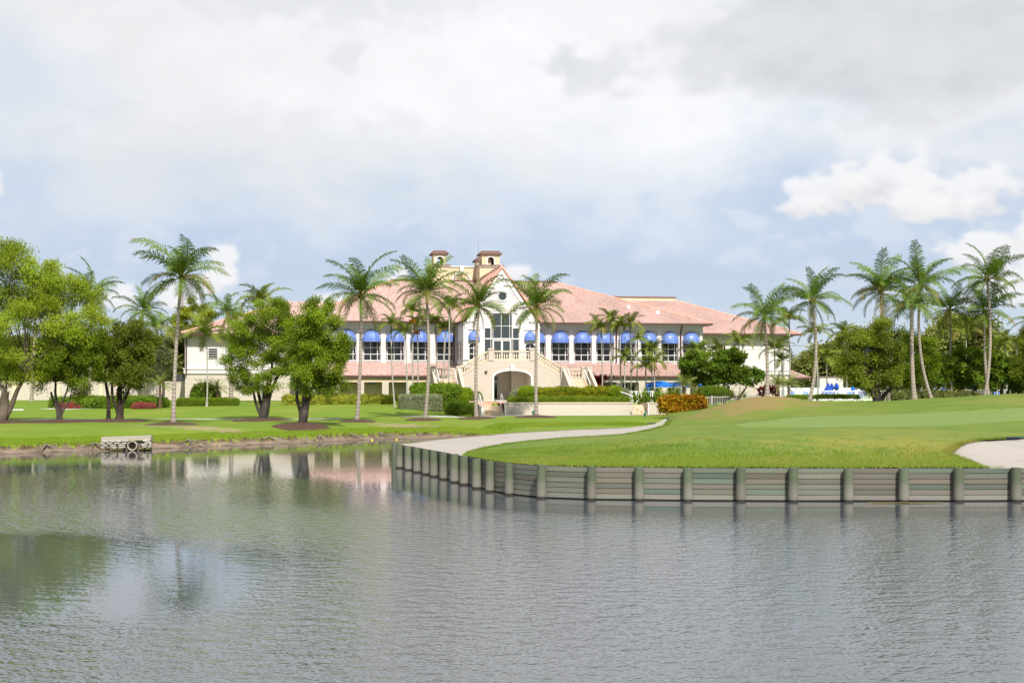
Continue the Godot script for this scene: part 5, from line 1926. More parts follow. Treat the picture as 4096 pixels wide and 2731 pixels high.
func make_trees() -> void:
	var list := [
	["bright_tree",97,[[-36.8,-36.36,3.14,0.42],[-36.73,-34.92,4.39,0.2]],
		[[-36.33,12.21,2.35,1.72,0],[-34.45,11.27,1.88,1.56,-1],[-32.73,10.8,1.72,1.41,1],[-31.01,9.71,1.5,1.41,0],[-35.7,9.4,2.66,1.56,-1.5],[-33.36,8.77,1.88,1.25,1.5],[-30.54,7.77,1.31,1.19,0],[-35.86,7.21,2.19,1.56,1],[-32.1,7.05,2.5,1.41,-1],[-33.98,5.33,2.19,1.25,0],[-38.67,10.02,2.82,2.82,0],[-30.07,8.61,0.94,0.78,1],[-36.48,4.7,0.94,1.88,0],[-38.67,6.27,2.5,1.88,0]],"bright",2300,"big bright yellow green tree filling the left edge"],
	["multi_stem_tree",98,[[-32.91,-33.54,3.14,0.12],[-32.88,-33.23,3.77,0.13],[-32.88,-32.37,3.45,0.1],[-32.85,-32.12,2.98,0.09]],
		[[-33.7,4.72,1.58,1.42,0],[-32.43,5.03,1.74,1.74,0.5],[-31.17,4.72,1.42,1.42,0],[-32.75,6.3,1.9,1.26,0],[-30.38,5.67,1.26,1.42,0],[-31.96,3.45,0.89,0.7,-0.5],[-30.85,6.77,1.26,1.11,0.5]],"midgreen",900,"tree with several thin stems under the big bright tree"],
	["dark_tree",101,[[-30.2,-30.4,4.76,0.15],[-29.45,-29.32,4.11,0.26],[-29.42,-30.01,4.44,0.12],[-29.39,-28.54,4.11,0.12]],
		[[-29.84,7.37,1.3,1.3,0],[-28.54,7.53,1.37,1.37,0.5],[-27.56,6.39,1.04,1.3,0],[-29.03,5.74,1.69,1.47,-0.5],[-27.89,4.76,1.24,1.37,0.5],[-30.17,5.42,0.98,1.37,0],[-29.03,3.79,1.47,0.78,0],[-27.07,7.04,0.65,0.91,0]],"dark",1150,"dark crowned tree on two trunks left of the tall lone palm"],
	["bushy_tree",103,[[-19.1,-18.74,3.47,0.28],[-19.14,-19.4,4.46,0.16],[-18.94,-17.81,4.79,0.16],[-19.01,-20.13,4.46,0.12],[-18.94,-18.31,5.46,0.12]],
		[[-20.47,7.79,1.59,1.5,0],[-18.81,8.78,1.66,1.4,0.3],[-17.48,8.12,1.13,1.66,-0.3],[-20.97,5.79,1.4,1.33,0],[-19.14,6.46,1.83,1.66,-0.8],[-17.48,5.79,1.13,1.59,0.5],[-21.13,4.13,1.06,1.0,0],[-18.31,4.13,1.33,1.0,0.6],[-17.81,9.61,0.86,0.66,0],[-19.97,3.47,1.0,0.8,-0.4]],"midgreen",1300,"left one of two bushy trees with fluted grey trunks on the lawn"],
	["bushy_tree",90,[[-14.05,-13.73,3.43,0.25],[-14.11,-14.34,3.72,0.14],[-13.94,-13.01,4.3,0.14],[-13.99,-13.65,4.59,0.12]],
		[[-13.82,7.5,1.1,1.28,0],[-12.66,7.79,1.16,1.28,0.3],[-11.64,6.63,0.75,1.16,0],[-14.11,5.75,0.81,1.28,0],[-12.8,5.75,1.45,1.39,-0.6],[-11.35,5.17,0.64,1.16,0.4],[-13.82,4.01,0.99,1.05,0],[-12.08,3.72,1.16,0.87,0.3],[-12.8,8.8,0.87,0.52,0],[-13.24,4.88,0.87,1.45,0.8]],"midgreen",1250,"right one of two bushy trees, nearer to the water"],
	["yellow_tree",172,[[-42.5,-42.39,7.53,0.3]],
		[[-40.84,13.35,2.11,1.55,0],[-42.5,11.69,1.89,1.78,0.5],[-38.89,11.97,1.89,1.66,0],[-40.84,10.58,2.77,1.78,-1],[-43.33,9.19,1.89,1.66,0],[-38.62,9.19,1.89,1.89,0]],"yellowtree",800,"round yellow green tree behind the tall lone palm"],
	["plume_tree",126,[[-32.68,-32.6,5.56,0.15]],
		[[-32.6,7.59,0.81,1.06,0],[-32.84,6.37,1.06,1.38,0],[-32.35,5.15,0.81,1.22,0],[-33.17,4.74,0.81,0.98,0]],"pale",420,"pale grey green plumed tree beside the dark crowned tree"],
	["round_dark_tree",106,[[28.65,28.72,3.82,0.3],[28.72,29.89,3.47,0.2],[28.65,28.04,4.16,0.2]],
		[[27.66,7.41,1.3,1.23,0],[29.2,7.58,1.3,1.37,0.5],[26.64,5.87,1.09,1.37,0],[28.18,5.87,1.64,1.64,-1],[29.71,5.7,1.09,1.5,0],[26.81,4.43,1.09,1.03,0],[28.35,4.09,1.57,1.03,-0.5],[29.89,4.16,0.89,0.89,0.5],[29.2,8.43,0.68,0.68,0],[26.29,6.89,0.62,0.75,0]],"olive",1450,"round dark olive tree on a short forked trunk behind the green"],
	["bright_shrub_tree",112,[[33.67,33.74,3.85,0.18]],
		[[33.2,7.1,1.23,1.37,0],[34.29,6.38,1.01,1.3,0.4],[32.66,5.3,1.01,1.45,0],[33.74,4.57,1.37,1.37,-0.4],[34.83,4.93,0.65,1.3,0]],"midgreen",800,"bright green tree behind the bright feathery palm's trunk"],
	["spreading_tree",114,[[38.69,38.1,3.86,0.16],[38.76,39.42,4.23,0.16]],
		[[36.55,5.33,1.25,1.03,0],[38.02,5.88,1.4,1.03,0.5],[39.5,5.52,1.18,1.03,0],[37.29,4.3,1.47,0.96,-0.5],[39.13,4.16,1.25,0.88,0],[36.0,4.23,0.81,0.96,0]],"seagrape",950,"low spreading dark tree between slim and crossed palms"],
	["spreading_tree",114,[[41.19,41.55,3.86,0.16],[41.26,42.44,4.23,0.14]],
		[[41.33,5.33,1.25,0.96,0],[42.62,4.97,1.1,0.96,0.5],[40.97,4.16,1.03,0.81,0],[42.25,3.94,1.25,0.74,-0.4],[43.17,5.52,0.81,0.81,0]],"seagrape",800,"low spreading dark tree right of the crossed palms"],
	["edge_tree",112,[[43.68,43.68,4.21,0.25]],
		[[42.96,6.38,1.01,1.81,0],[43.86,7.46,1.45,1.45,0],[42.78,4.57,1.01,1.45,0],[44.22,4.93,1.45,1.81,0]],"olive",600,"dark tree at the very right edge"],
	["background_tree",150,[[49.55,49.55,5.52,0.3]],
		[[49.06,9.88,2.03,1.35,0],[51.24,9.64,2.03,1.45,1],[47.61,8.43,1.84,1.55,0],[50.27,7.94,2.42,1.74,-1],[52.69,7.94,1.74,1.65,0]],"farolive",700,"far tree mass behind the slim coconut palm"],
	["background_tree",165,[[38.0,38.0,5.22,0.3]],
		[[37.74,6.82,1.81,1.49,0],[39.6,7.09,1.81,1.6,1],[36.41,5.75,1.81,1.38,0],[38.8,5.22,2.45,1.38,-1],[41.2,6.02,1.6,1.6,0]],"farolive",650,"far tree mass behind the pool pavilion roof"],
	["background_tree",160,[[59.56,59.56,5.16,0.3]],
		[[58.53,6.71,2.06,1.55,0],[60.59,7.48,2.06,1.86,1],[62.66,6.71,2.58,2.06,0],[56.98,5.68,1.55,1.55,0]],"farolive",500,"far tree mass behind the palm clump at the right edge"],
	["background_tree",152,[[-54.72,-54.72,5.06,0.3]],
		[[-56.68,6.53,2.94,1.96,0],[-53.25,7.02,2.94,1.96,1],[-50.31,5.55,2.45,1.77,0],[-47.37,6.04,2.45,1.96,0],[-44.42,5.55,2.45,1.96,1],[-41.48,6.04,1.96,1.96,0],[-60.6,7.02,3.92,2.94,0]],"farolive",900,"far dark trees above the cream boundary wall"],
	["background_tree",166,[[-39.95,-39.95,5.23,0.3]],
		[[-40.21,8.45,1.93,2.14,0],[-37.81,8.98,1.61,1.93,1],[-39.41,5.77,2.14,1.93,-1],[-42.36,6.84,1.82,2.14,0]],"farolive",600,"far tree behind the left wing, right of the tall lone palm"],
	["spreading_tree",119,[[18.2,16.58,4.58,0.13],[18.23,17.27,4.58,0.12],[18.81,18.73,4.66,0.14],[19.04,20.88,3.89,0.1]],
		[[16.28,5.81,1.31,0.84,0],[15.89,5.04,1.0,0.77,0],[17.81,5.23,1.38,0.84,0.5],[17.04,4.35,1.38,0.61,-0.4],[19.04,5.96,1.15,0.69,0],[19.73,5.04,1.54,0.92,-0.4],[18.58,4.2,1.38,0.54,0.4],[21.07,4.35,1.0,0.69,0],[15.32,5.43,0.61,0.54,0],[19.73,6.39,0.77,0.46,0.5]],"seagrape",1500,"low spreading tree with crooked trunks in front of the right wing"]]
	var looks := {
		"bright": ["feather", [Color(0.225, 0.334, 0.022), Color(0.405, 0.503, 0.045), Color(0.495, 0.436, 0.050)], 1.42, Color(0.24, 0.20, 0.16)],
		"midgreen": ["small", [Color(0.118, 0.195, 0.011), Color(0.236, 0.327, 0.018), Color(0.210, 0.254, 0.027)], 1.0, Color(0.115, 0.10, 0.088)],
		"dark": ["small", [Color(0.090, 0.132, 0.012), Color(0.192, 0.236, 0.022), Color(0.192, 0.207, 0.030)], 1.2, Color(0.10, 0.08, 0.065)],
		"yellowtree": ["broad", [Color(0.22, 0.29, 0.014), Color(0.42, 0.44, 0.022), Color(0.48, 0.42, 0.03)], 1.3, Color(0.18, 0.15, 0.12)],
		"pale": ["tiny", [Color(0.13, 0.155, 0.06), Color(0.20, 0.23, 0.10)], 2.0, Color(0.15, 0.12, 0.1)],
		"olive": ["small", [Color(0.126, 0.174, 0.015), Color(0.252, 0.306, 0.029), Color(0.240, 0.264, 0.033)], 1.2, Color(0.09, 0.07, 0.06)],
		"seagrape": ["broad", [Color(0.09, 0.165, 0.014), Color(0.18, 0.265, 0.024)], 1.0, Color(0.10, 0.08, 0.065)],
		"farolive": ["far", [Color(0.175, 0.210, 0.060), Color(0.300, 0.330, 0.096)], 1.4, Color(0.16, 0.13, 0.11)],
	}
	for e in list:
		var look: Array = looks[e[4]]
		var r := RandomNumberGenerator.new()
		r.seed = hash(e[6])
		var d: float = e[1]
		var first: Array = e[2][0]
		var root := Vector3(first[0], height(first[0], d) - 0.05, -d)
		var o := thing(e[0], e[6], "tree", root)
		var blobs := []
		for b in e[3]:
			blobs.append([Vector3(b[0], b[1], -d + b[4]) - root, Vector3(b[2], b[3], minf(b[2], b[3] * 1.1) * 1.05)])
		# stems, then limbs that fork towards each lobe of the crown
		var forks := []
		var bark: Color = look[3]
		for k in e[2].size():
			var q: Array = e[2][k]
			var a := Vector3(q[0], height(q[0], d) - 0.08, -d) - root
			var b := Vector3(q[1], q[2], -d + r.randf_range(-0.25, 0.25)) - root
			var s := Shape.new()
			var path := []
			var rad := []
			var tone := []
			for i in 13:
				var t := i / 12.0
				var crook := sin(t * PI) * 0.22
				path.append(a.lerp(b, t) + Vector3(sin(t * 5.0 + k) * crook * 0.5, 0, cos(t * 4.0 + k * 2) * crook * 0.6))
				rad.append(float(q[3]) * (lerpf(1.0, 0.62, t) + 0.55 * exp(-t * 9.0)) * r.randf_range(0.94, 1.06))
				tone.append(bark * r.randf_range(0.75, 1.2))
			s.tube(path, rad, 9, tone)
			part(o, "trunk", s.mesh(mat("bark")))
			forks.append([path[12], rad[12]])
		var s := Shape.new()
		for b in blobs:
			var best: Array = forks[0]
			for f in forks:
				if (f[0] as Vector3).distance_to(b[0]) < (best[0] as Vector3).distance_to(b[0]):
					best = f
			for i in 2:
				var end: Vector3 = b[0] + Vector3(r.randf_range(-0.7, 0.7), r.randf_range(-0.3, 0.75), r.randf_range(-0.6, 0.6)) * b[1]
				var mid: Vector3 = (best[0] as Vector3).lerp(end, 0.5) + Vector3(r.randf_range(-0.25, 0.25), r.randf_range(-0.05, 0.3), r.randf_range(-0.25, 0.25))
				s.col = bark * r.randf_range(0.8, 1.3)
				var w: float = minf(best[1] * 0.5, 0.07)
				s.tube([best[0], (best[0] as Vector3).lerp(mid, 0.5) + Vector3(0, 0.06, 0), mid, mid.lerp(end, 0.5) + Vector3(r.randf_range(-0.1, 0.1), 0.05, 0), end], [w, w * 0.8, w * 0.6, w * 0.4, 0.01], 6)
		part(o, "limbs", s.mesh(mat("bark")), Vector3.ZERO, "stuff")
		var f := foliage(r, blobs, int(e[5] * (2.0 if e[4] == "bright" else (2.9 if e[4] == "midgreen" else 2.2))), look[1], look[2])
		many(o, "crown", spray_mesh(look[0]), f[0], f[1])


func blade_mesh(key: String, count: int, long: float, wide: float, spread: float, a: Color, b: Color) -> ArrayMesh:
	# arching strap leaves from one point
	if meshes.has(key):
		return meshes[key]
	var r := RandomNumberGenerator.new()
	r.seed = hash(key)
	var s := Shape.new()
	for k in count:
		var turn := r.randf() * TAU
		var lean := r.randf_range(0.1, spread)
		var out := Vector3(cos(turn), 0, sin(turn))
		var side := Vector3(-sin(turn), 0, cos(turn)) * wide
		var l := long * r.randf_range(0.7, 1.15)
		s.col = a.lerp(b, r.randf())
		var p0 := out * 0.03
		var last := [p0 - side * 0.4, p0 + side * 0.4]
		var ang := PI / 2 - lean * 0.4
		var at := p0
		for i in 4:
			at += (out * cos(ang) + Vector3.UP * sin(ang)) * l / 4
			ang -= lean * 0.62
			var w: float = [0.5, 0.5, 0.36, 0.03][i]
			var now := [at - side * w, at + side * w]
			s.quad(last[0], last[1], now[1], now[0])
			last = now
	meshes[key] = s.mesh(mat("leaf"))
	return meshes[key]


func make_hedges() -> void:
	var list := [
	["box","silver_hedge",-8.24,121,2.81,3.67,1.37,1.6,"silver","clipped silvery grey hedge left of the garden steps","hedge"],
	["box","tall_hedge",-7.04,124,3.64,4.16,2.32,2.2,"glossy","tall glossy bright green hedge behind the silvery hedge","hedge"],
	["ball","round_shrub",-4.32,124,3.44,1.76,1.92,2.0,"bright","rounded bright green shrub between tall hedge and arch","shrub"],
	["ball","silver_shrub",-3.15,123.5,3.12,0.88,1.35,1.0,"silver","small silvery shrub left of the garden steps' handrail","shrub"],
	["box","low_hedge",-4.41,119,2.05,2.69,0.92,1.3,"dark","low clipped dark green hedge beside the garden steps","hedge"],
	["ball","silver_shrub",0.36,124,3.28,1.04,0.8,1.0,"silver","small silvery shrub at the foot of the arch's right side","shrub"],
	["ball","ball_shrub",1.47,123,3.6,1.67,1.11,1.6,"bright","neatly clipped ball shaped green shrub behind a coconut trunk","shrub"],
	["box","long_hedge",5.0,118.7,2.63,10.76,0.61,1.1,"clip","long low clipped hedge along the top of the cream terrace wall","hedge"],
	["box","yellow_green_hedge",6.04,122,3.4,7.44,0.91,1.4,"yellowgreen","taller yellow green hedge behind the long low clipped hedge","hedge"],
	["ball","ball_shrub",9.29,122,3.59,1.26,1.1,1.4,"bright","clipped ball shaped shrub ending the yellow green hedge","shrub"],
	["ball","silver_shrub",10.28,123,3.4,0.87,0.83,1.0,"silver","silvery shrub beside the right hand terrace steps","shrub"],
	["box","croton_hedge",13.15,104,2.66,3.02,1.07,1.8,"croton","orange and yellow croton hedge at the foot of the grassy mound","hedge"],
	["box","variegated_hedge",-16.21,129,2.62,10.94,0.75,1.4,"yellow","long yellow variegated hedge in front of the left arcade","hedge"],
	["box","wall_hedge",-35.77,122,2.49,6.69,0.75,1.8,"glossy","dark green hedge between the red flower beds","hedge"],
	["box","wall_hedge",-40.87,123,2.45,2.06,0.83,1.6,"glossy","short dark hedge left of the red flower beds","hedge"],
	["box","wall_hedge",-32.48,123,2.37,1.94,0.6,1.5,"glossy","short dark hedge right of the red flower beds","hedge"],
	["box","flower_bed",-39.73,121,1.95,1.95,0.35,1.2,"red","left bed of red flowers by the dark hedge","flower bed"],
	["box","flower_bed",-33.02,121,1.99,1.72,0.31,1.2,"red","right bed of red flowers by the dark hedge","flower bed"],
	["box","low_hedge",-28.39,126,2.47,5.49,0.57,1.8,"clip","low mixed hedge under the left wing's wall","hedge"],
	["ball","broadleaf_bush",-29.15,128,3.74,2.48,1.86,2.0,"glossy","large leaved bush at the corner of the left wing","bush"],
	["box","low_hedge",28.32,118,2.82,3.96,0.27,1.2,"clip","clipped low hedge in front of the white pool fence","hedge"],
	["box","low_hedge",24.87,117,2.78,2.04,0.3,1.2,"clip","short clipped hedge at the foot of the leaning coconut palm","hedge"],
	["box","dark_hedge",35.01,112,2.95,7.23,0.72,1.4,"variegate","long variegated hedge under the trees behind the green","hedge"],
	["ball","lily_clump",13.48,114,3.71,2.39,1.51,2.4,"strap","clump of bright strap leaved plants on the right terrace bed","plant"],
	["ball","lily_clump",11.56,116,3.65,2.62,1.42,2.2,"strap","strap leaved plants beside the right hand terrace steps","plant"],
	["box","low_shrub",14.58,114,2.46,2.02,0.44,1.2,"silver","low grey green ground shrub under the strap leaved plants","shrub"],
	["ball","red_plant",8.71,133,4.92,1.46,1.46,1.4,"burgundy","dark red leaved plant right of the outside staircase","plant"],
	["ball","red_plant",20.86,110,3.84,1.85,1.14,1.8,"burgundy","dark red leaved plants behind the brown mound","plant"],
	["ball","grass_clump",19.0,112,3.71,1.88,1.08,1.8,"fountain","drooping fountain grass clump at the left end of the mound","plant"],
	["ball","bush",16.84,113,3.56,3.06,1.24,2.0,"dark","dark bushes at the foot of the low spreading tree","bush"]]
	var looks := {
		"silver": ["tiny", [Color(0.250, 0.288, 0.172), Color(0.413, 0.450, 0.287)], 1.0, 210.0],
		"glossy": ["hedge", [Color(0.119, 0.231, 0.016), Color(0.250, 0.362, 0.034)], 1.7, 75.0],
		"bright": ["hedge", [Color(0.175, 0.288, 0.011), Color(0.325, 0.425, 0.021)], 1.0, 170.0],
		"dark": ["hedge", [Color(0.094, 0.169, 0.014), Color(0.188, 0.275, 0.023)], 1.0, 150.0],
		"clip": ["tiny", [Color(0.156, 0.250, 0.016), Color(0.263, 0.350, 0.030)], 1.1, 210.0],
		"yellowgreen": ["hedge", [Color(0.106, 0.188, 0.011), Color(0.375, 0.413, 0.023), Color(0.625, 0.475, 0.023)], 1.2, 130.0],
		"croton": ["croton", [Color(0.16, 0.085, 0.010), Color(0.58, 0.29, 0.012), Color(0.66, 0.52, 0.03)], 0.95, 105.0],
		"yellow": ["hedge", [Color(0.200, 0.263, 0.023), Color(0.575, 0.575, 0.081)], 1.6, 80.0],
		"variegate": ["hedge", [Color(0.112, 0.156, 0.034), Color(0.338, 0.350, 0.127)], 1.7, 75.0],
		"red": ["tiny", [Color(0.38, 0.06, 0.07), Color(0.52, 0.16, 0.17), Color(0.12, 0.17, 0.03)], 1.5, 150.0],
	}
	for h in list:
		var r := RandomNumberGenerator.new()
		r.seed = hash(h[9])
		var x: float = h[2]
		var d: float = h[3]
		var top: float = h[4]
		var w: float = h[5]
		var tall: float = h[6]
		var deep: float = h[7]
		var kind: String = h[8]
		var o := thing(h[1], h[9], h[10], Vector3(x, top - tall, -d), CLUB_TURN if h[0] == "box" else 0.0)
		if not looks.has(kind):
			var blade: ArrayMesh
			if kind == "strap":
				blade = blade_mesh("strap", 16, 0.95, 0.085, 1.3, Color(0.085, 0.16, 0.015), Color(0.24, 0.33, 0.03))
			elif kind == "burgundy":
				blade = blade_mesh("burgundy", 14, 0.55, 0.10, 1.2, Color(0.09, 0.012, 0.022), Color(0.22, 0.03, 0.05))
			else:
				blade = blade_mesh("fountain", 60, 1.1, 0.016, 1.9, Color(0.10, 0.12, 0.03), Color(0.22, 0.24, 0.07))
			if kind == "dark":
				continue
			var where := []
			var tint := []
			var n := {"strap": 16, "burgundy": 26, "fountain": 4}[kind] as int
			var sc := tall / (1.05 if kind != "burgundy" else 0.55)
			for k in n:
				var q := Vector2(r.randfn(), r.randfn()).limit_length(1.4)
				var lift := r.randf_range(0.0, tall * 0.65) if kind == "burgundy" else 0.0
				var f := (0.6 if kind == "burgundy" else 1.0) * sc * r.randf_range(0.7, 1.05)
				where.append(Transform3D(Basis(Vector3.UP, r.randf() * TAU).scaled(Vector3(f, f, f)), Vector3(q.x * w * 0.27, lift, q.y * deep * 0.27)))
				tint.append(Color.WHITE * r.randf_range(0.75, 1.2))
			many(o, "leaves", blade, where, tint)
			if kind == "burgundy":
				var st := Shape.new()
				st.col = Color(0.12, 0.09, 0.07)
				for k in 5:
					var q := Vector3(r.randf_range(-0.3, 0.3) * w, 0, r.randf_range(-0.3, 0.3) * deep)
					st.tube([q * 0.3, q + Vector3(0, tall * 0.7, 0)], [0.03, 0.02], 5)
				part(o, "stem", st.mesh(mat("bark")))
			continue
		var look: Array = looks[kind]
		var box: bool = h[0] == "box"
		var half := Vector3(w / 2, tall / 2, deep / 2)
		var area := 2.0 * (w * tall + deep * tall) + w * deep
		var n := int(area * (look[3] as float) * (1.0 if box else 0.8) * 0.62)
		var where := []
		var tint := []
		var lumps := noise(1.1, 2, int(x * 10) + 7)
		for k in n:
			var p: Vector3
			var out: Vector3
			if box:
				var pick := r.randf() * area
				if pick < w * deep:
					p = Vector3(r.randf_range(-1, 1), 1, r.randf_range(-1, 1))
					out = Vector3.UP
				elif pick < w * deep + 2.0 * w * tall:
					out = Vector3(0, 0, 1 if r.randf() < 0.75 else -1)
					p = Vector3(r.randf_range(-1, 1), r.randf_range(-1, 1), out.z)
				else:
					out = Vector3(1 if r.randf() < 0.5 else -1, 0, 0)
					p = Vector3(out.x, r.randf_range(-1, 1), r.randf_range(-1, 1))
			else:
				p = Vector3(r.randfn(), r.randfn(), r.randfn()).normalized()
				out = p
				p.y = maxf(p.y, -0.9)
			var wave := 0.06 * lumps.get_noise_3dv(p * half) if kind in ["clip", "silver", "dark", "bright"] else 0.22 * lumps.get_noise_3dv(p * half)
			var at := p * half * (Vector3.ONE if not box else Vector3(1, 1, 1)) + out * (wave - r.randf() * 0.10) + Vector3(0, half.y, 0)
			if box:      # soft edges
				var edge := maxf(absf(p.x) - 1.0 + 0.18 / half.x, 0.0) * half.x + maxf(absf(p.z) - 1.0 + 0.18 / half.z, 0.0) * half.z
				if p.y > 0.75:
					at.y -= edge * 0.45
			var dir := (out + Vector3(0, 0.3, 0) + Vector3(r.randfn(), r.randfn(), r.randfn()) * 0.4).normalized()
			var side := dir.cross(Vector3(r.randfn(), r.randfn(), r.randfn())).normalized()
			var sc: float = look[2] * r.randf_range(0.8, 1.25)
			where.append(Transform3D(Basis(side, dir, side.cross(dir)).scaled(Vector3(sc, sc, sc)), at))
			var t := clampf(0.45 + lumps.get_noise_3dv(p * half * 2.3 + Vector3(9, 0, 0)) * 0.9 + r.randf_range(-0.3, 0.3), 0, 1)
			var c: Color = (look[1][0] as Color).lerp(look[1][1], t)
			if look[1].size() > 2 and r.randf() < 0.14:
				c = look[1][2]
			tint.append(c * r.randf_range(0.85, 1.15))
		many(o, "foliage", spray_mesh(look[0]), where, tint)
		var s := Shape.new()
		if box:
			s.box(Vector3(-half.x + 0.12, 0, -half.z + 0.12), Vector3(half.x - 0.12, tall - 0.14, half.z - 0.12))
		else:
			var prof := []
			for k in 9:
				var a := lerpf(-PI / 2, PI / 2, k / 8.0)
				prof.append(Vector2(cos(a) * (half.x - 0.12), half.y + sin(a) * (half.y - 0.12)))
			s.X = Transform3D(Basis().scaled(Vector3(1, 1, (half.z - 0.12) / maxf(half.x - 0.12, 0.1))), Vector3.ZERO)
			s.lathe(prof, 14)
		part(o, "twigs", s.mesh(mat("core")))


func make_treeline() -> void:
	# the woods far behind: nobody could count these trees
	var r := RandomNumberGenerator.new()
	r.seed = 515
	var where := []
	var tint := []
	for k in 5200:
		var x: float
		var d := r.randf_range(215.0, 235.0)
		if r.randf() < 0.55:
			x = r.randf_range(40.0, 95.0)
		else:
			x = r.randf_range(-100.0, -45.0)
		var top := 5.6 + 2.2 * hill.get_noise_2d(x * 3.0, 7.0) + 1.2 * fleck.get_noise_2d(x * 1.5, 2.0)
		var y := 2.0 + top * (1.0 - pow(r.randf(), 1.6))
		var sc := r.randf_range(1.6, 2.6)
		where.append(Transform3D(Basis(Vector3(r.randfn(), r.randfn(), r.randfn()).normalized(), r.randf() * TAU).scaled(Vector3(sc, sc, sc)), Vector3(x, y, -d)))
		tint.append(Color(0.13, 0.165, 0.05).lerp(Color(0.24, 0.27, 0.085), r.randf()) * (0.85 + 0.4 * fleck.get_noise_2d(x * 2.0, y * 3.0)))
	var o := many(self, "distant_woods", spray_mesh("far"), where, tint)
	o.set_meta("label", "distant woods on the horizon behind the trees")


# ---------------------------------------------------------------- beds, bank, outlet
func make_bank() -> void:
	var beds := [[-27.6, 96.6, 3.6, 3.0, "mulch bed round the trunk at the far left edge"], [-32.9, 97.6, 2.9, 2.6, "mulch bed under the tree with several thin stems"], [-29.4, 99.6, 2.9, 2.6, "mulch bed under the two trunked dark tree"],
		[-22.8, 90.6, 1.9, 1.9, "mulch bed round the tall lone palm"], [-19.1, 102.4, 2.3, 2.4, "mulch bed under the left bushy tree"], [-14.0, 89.4, 2.0, 2.3, "mulch bed under the right bushy tree, nearest the water"],
		[-11.2, 97.6, 1.5, 1.6, "mulch bed round the coconut palm beside the bushy trees"], [-6.8, 103.8, 1.5, 1.9, "mulch bed round the palm that hides the left roof tower"], [-2.8, 107.5, 1.7, 2.0, "mulch bed round the palm at the garden steps"], [1.9, 107.0, 1.9, 2.4, "mulch bed round the palm before the terrace wall"]]
	beds[0][0] = -37.6
	for b in beds:
		b[3] *= 1.35
		var o := thing("mulch_bed", b[4], "mulch bed", Vector3(b[0], height(b[0], b[1]), -b[1]), 0, "round beds of brown mulch on the lawn")
		var s := Shape.new()
		var rings := 5
		var seg := 28
		for k in rings + 1:
			for j in seg:
				var a := TAU * j / seg
				var q := float(k) / rings
				var e: float = q * (1.0 + 0.13 * fleck.get_noise_2d(cos(a) * 3.0 + b[0], sin(a) * 3.0))
				var px: float = b[0] + cos(a) * b[2] * e
				var pd: float = b[1] + sin(a) * b[3] * e
				var y: float = height(px, pd) + 0.17 * (1.0 - q * q) + (0.012 if k < rings else -0.03)
				s.col = Color.WHITE * (0.8 + 0.4 * absf(fleck.get_noise_2d(px * 5.0, pd * 5.0)))
				s.vert(Vector3(px, y, -pd) - o.position, Vector3(cos(a) * q * 0.15, 1, -sin(a) * q * 0.15))
		for k in rings:
			for j in seg:
				var a := k * seg + j
				var b2 := k * seg + (j + 1) % seg
				var c := (k + 1) * seg + (j + 1) % seg
				var d := (k + 1) * seg + j
				s.idx.append_array([a, b2, c, a, c, d])
		part(o, "mulch", s.mesh(mat("mulch")))

	# outlet: a pipe through a little wall of filled bags with a concrete cap
	var o := thing("pipe_outlet", "pipe outlet in a small wall of pale filled bags under a concrete cap", "pipe outlet", Vector3(-20.75, 0, -72.6), 0.16)
	var s := Shape.new()
	s.prism(PackedVector2Array([Vector2(-1.32, 0.50), Vector2(1.28, 0.58), Vector2(1.28, 0.80), Vector2(-1.32, 0.72)]), -0.9, 0.06)
	part(o, "cap_slab", s.mesh(mat("old_concrete")))
	s = Shape.new()
	s.box(Vector3(-1.26, -0.5, -0.9), Vector3(1.24, 0.5, -0.10))
	part(o, "backing_wall", s.mesh(mat("mud_dark")))
	for row in 5:
		var x := -1.32 + (0.0 if row % 2 == 0 else -0.06)
		while x < 1.22:
			var w := rng.randf_range(0.30, 0.48)
			w = minf(w, 1.32 - x)
			var c := Vector3(x + w / 2, 0.055 + row * 0.108 + (x + 1.3) * 0.018, 0.0)
			x += w + 0.012
			if w < 0.12 or (absf(c.x - 0.32) < 0.20 + w * 0.35 and absf(c.y - 0.26) < 0.30):
				continue
			var g := Shape.new()
			g.col = Color.WHITE * rng.randf_range(0.72, 1.12)
			if row == 0:
				g.col = Color(0.35, 0.33, 0.15)
			g.X = Transform3D(Basis(Vector3(0, 0, 1), PI / 2 + rng.randf_range(-0.06, 0.06)).scaled(Vector3(1, 1, 1)), c)
			var prof := []
			for k in 9:
				var a := lerpf(-1.0, 1.0, k / 8.0)
				prof.append(Vector2(0.062 * pow(maxf(1.0 - pow(absf(a), 5.0), 0.0), 0.5) + 0.001, a * w / 2))
			g.lathe(prof, 10)
			for q in g.v.size():
				g.v[q].z = c.z + (g.v[q].z - c.z) * 3.2
			part(o, "filled_bag", g.mesh(mat("bag")))
	s = Shape.new()
	s.X = Transform3D(Basis(Vector3.RIGHT, PI / 2), Vector3(0.32, 0.27, -0.35))
	s.lathe([Vector2(0.20, 0.0), Vector2(0.20, 0.64), Vector2(0.215, 0.66), Vector2(0.255, 0.66), Vector2(0.26, 0.64), Vector2(0.26, 0.0)], 24)
	part(o, "pipe", s.mesh(mat("old_concrete")))
	s = Shape.new()
	s.X = Transform3D(Basis(Vector3.RIGHT, PI / 2), Vector3(0.32, 0.27, -0.35))
	s.lathe([Vector2(0.0, 0.02), Vector2(0.199, 0.02)], 20)
	part(o, "dark_inside", s.mesh(mat("metal_dark")))

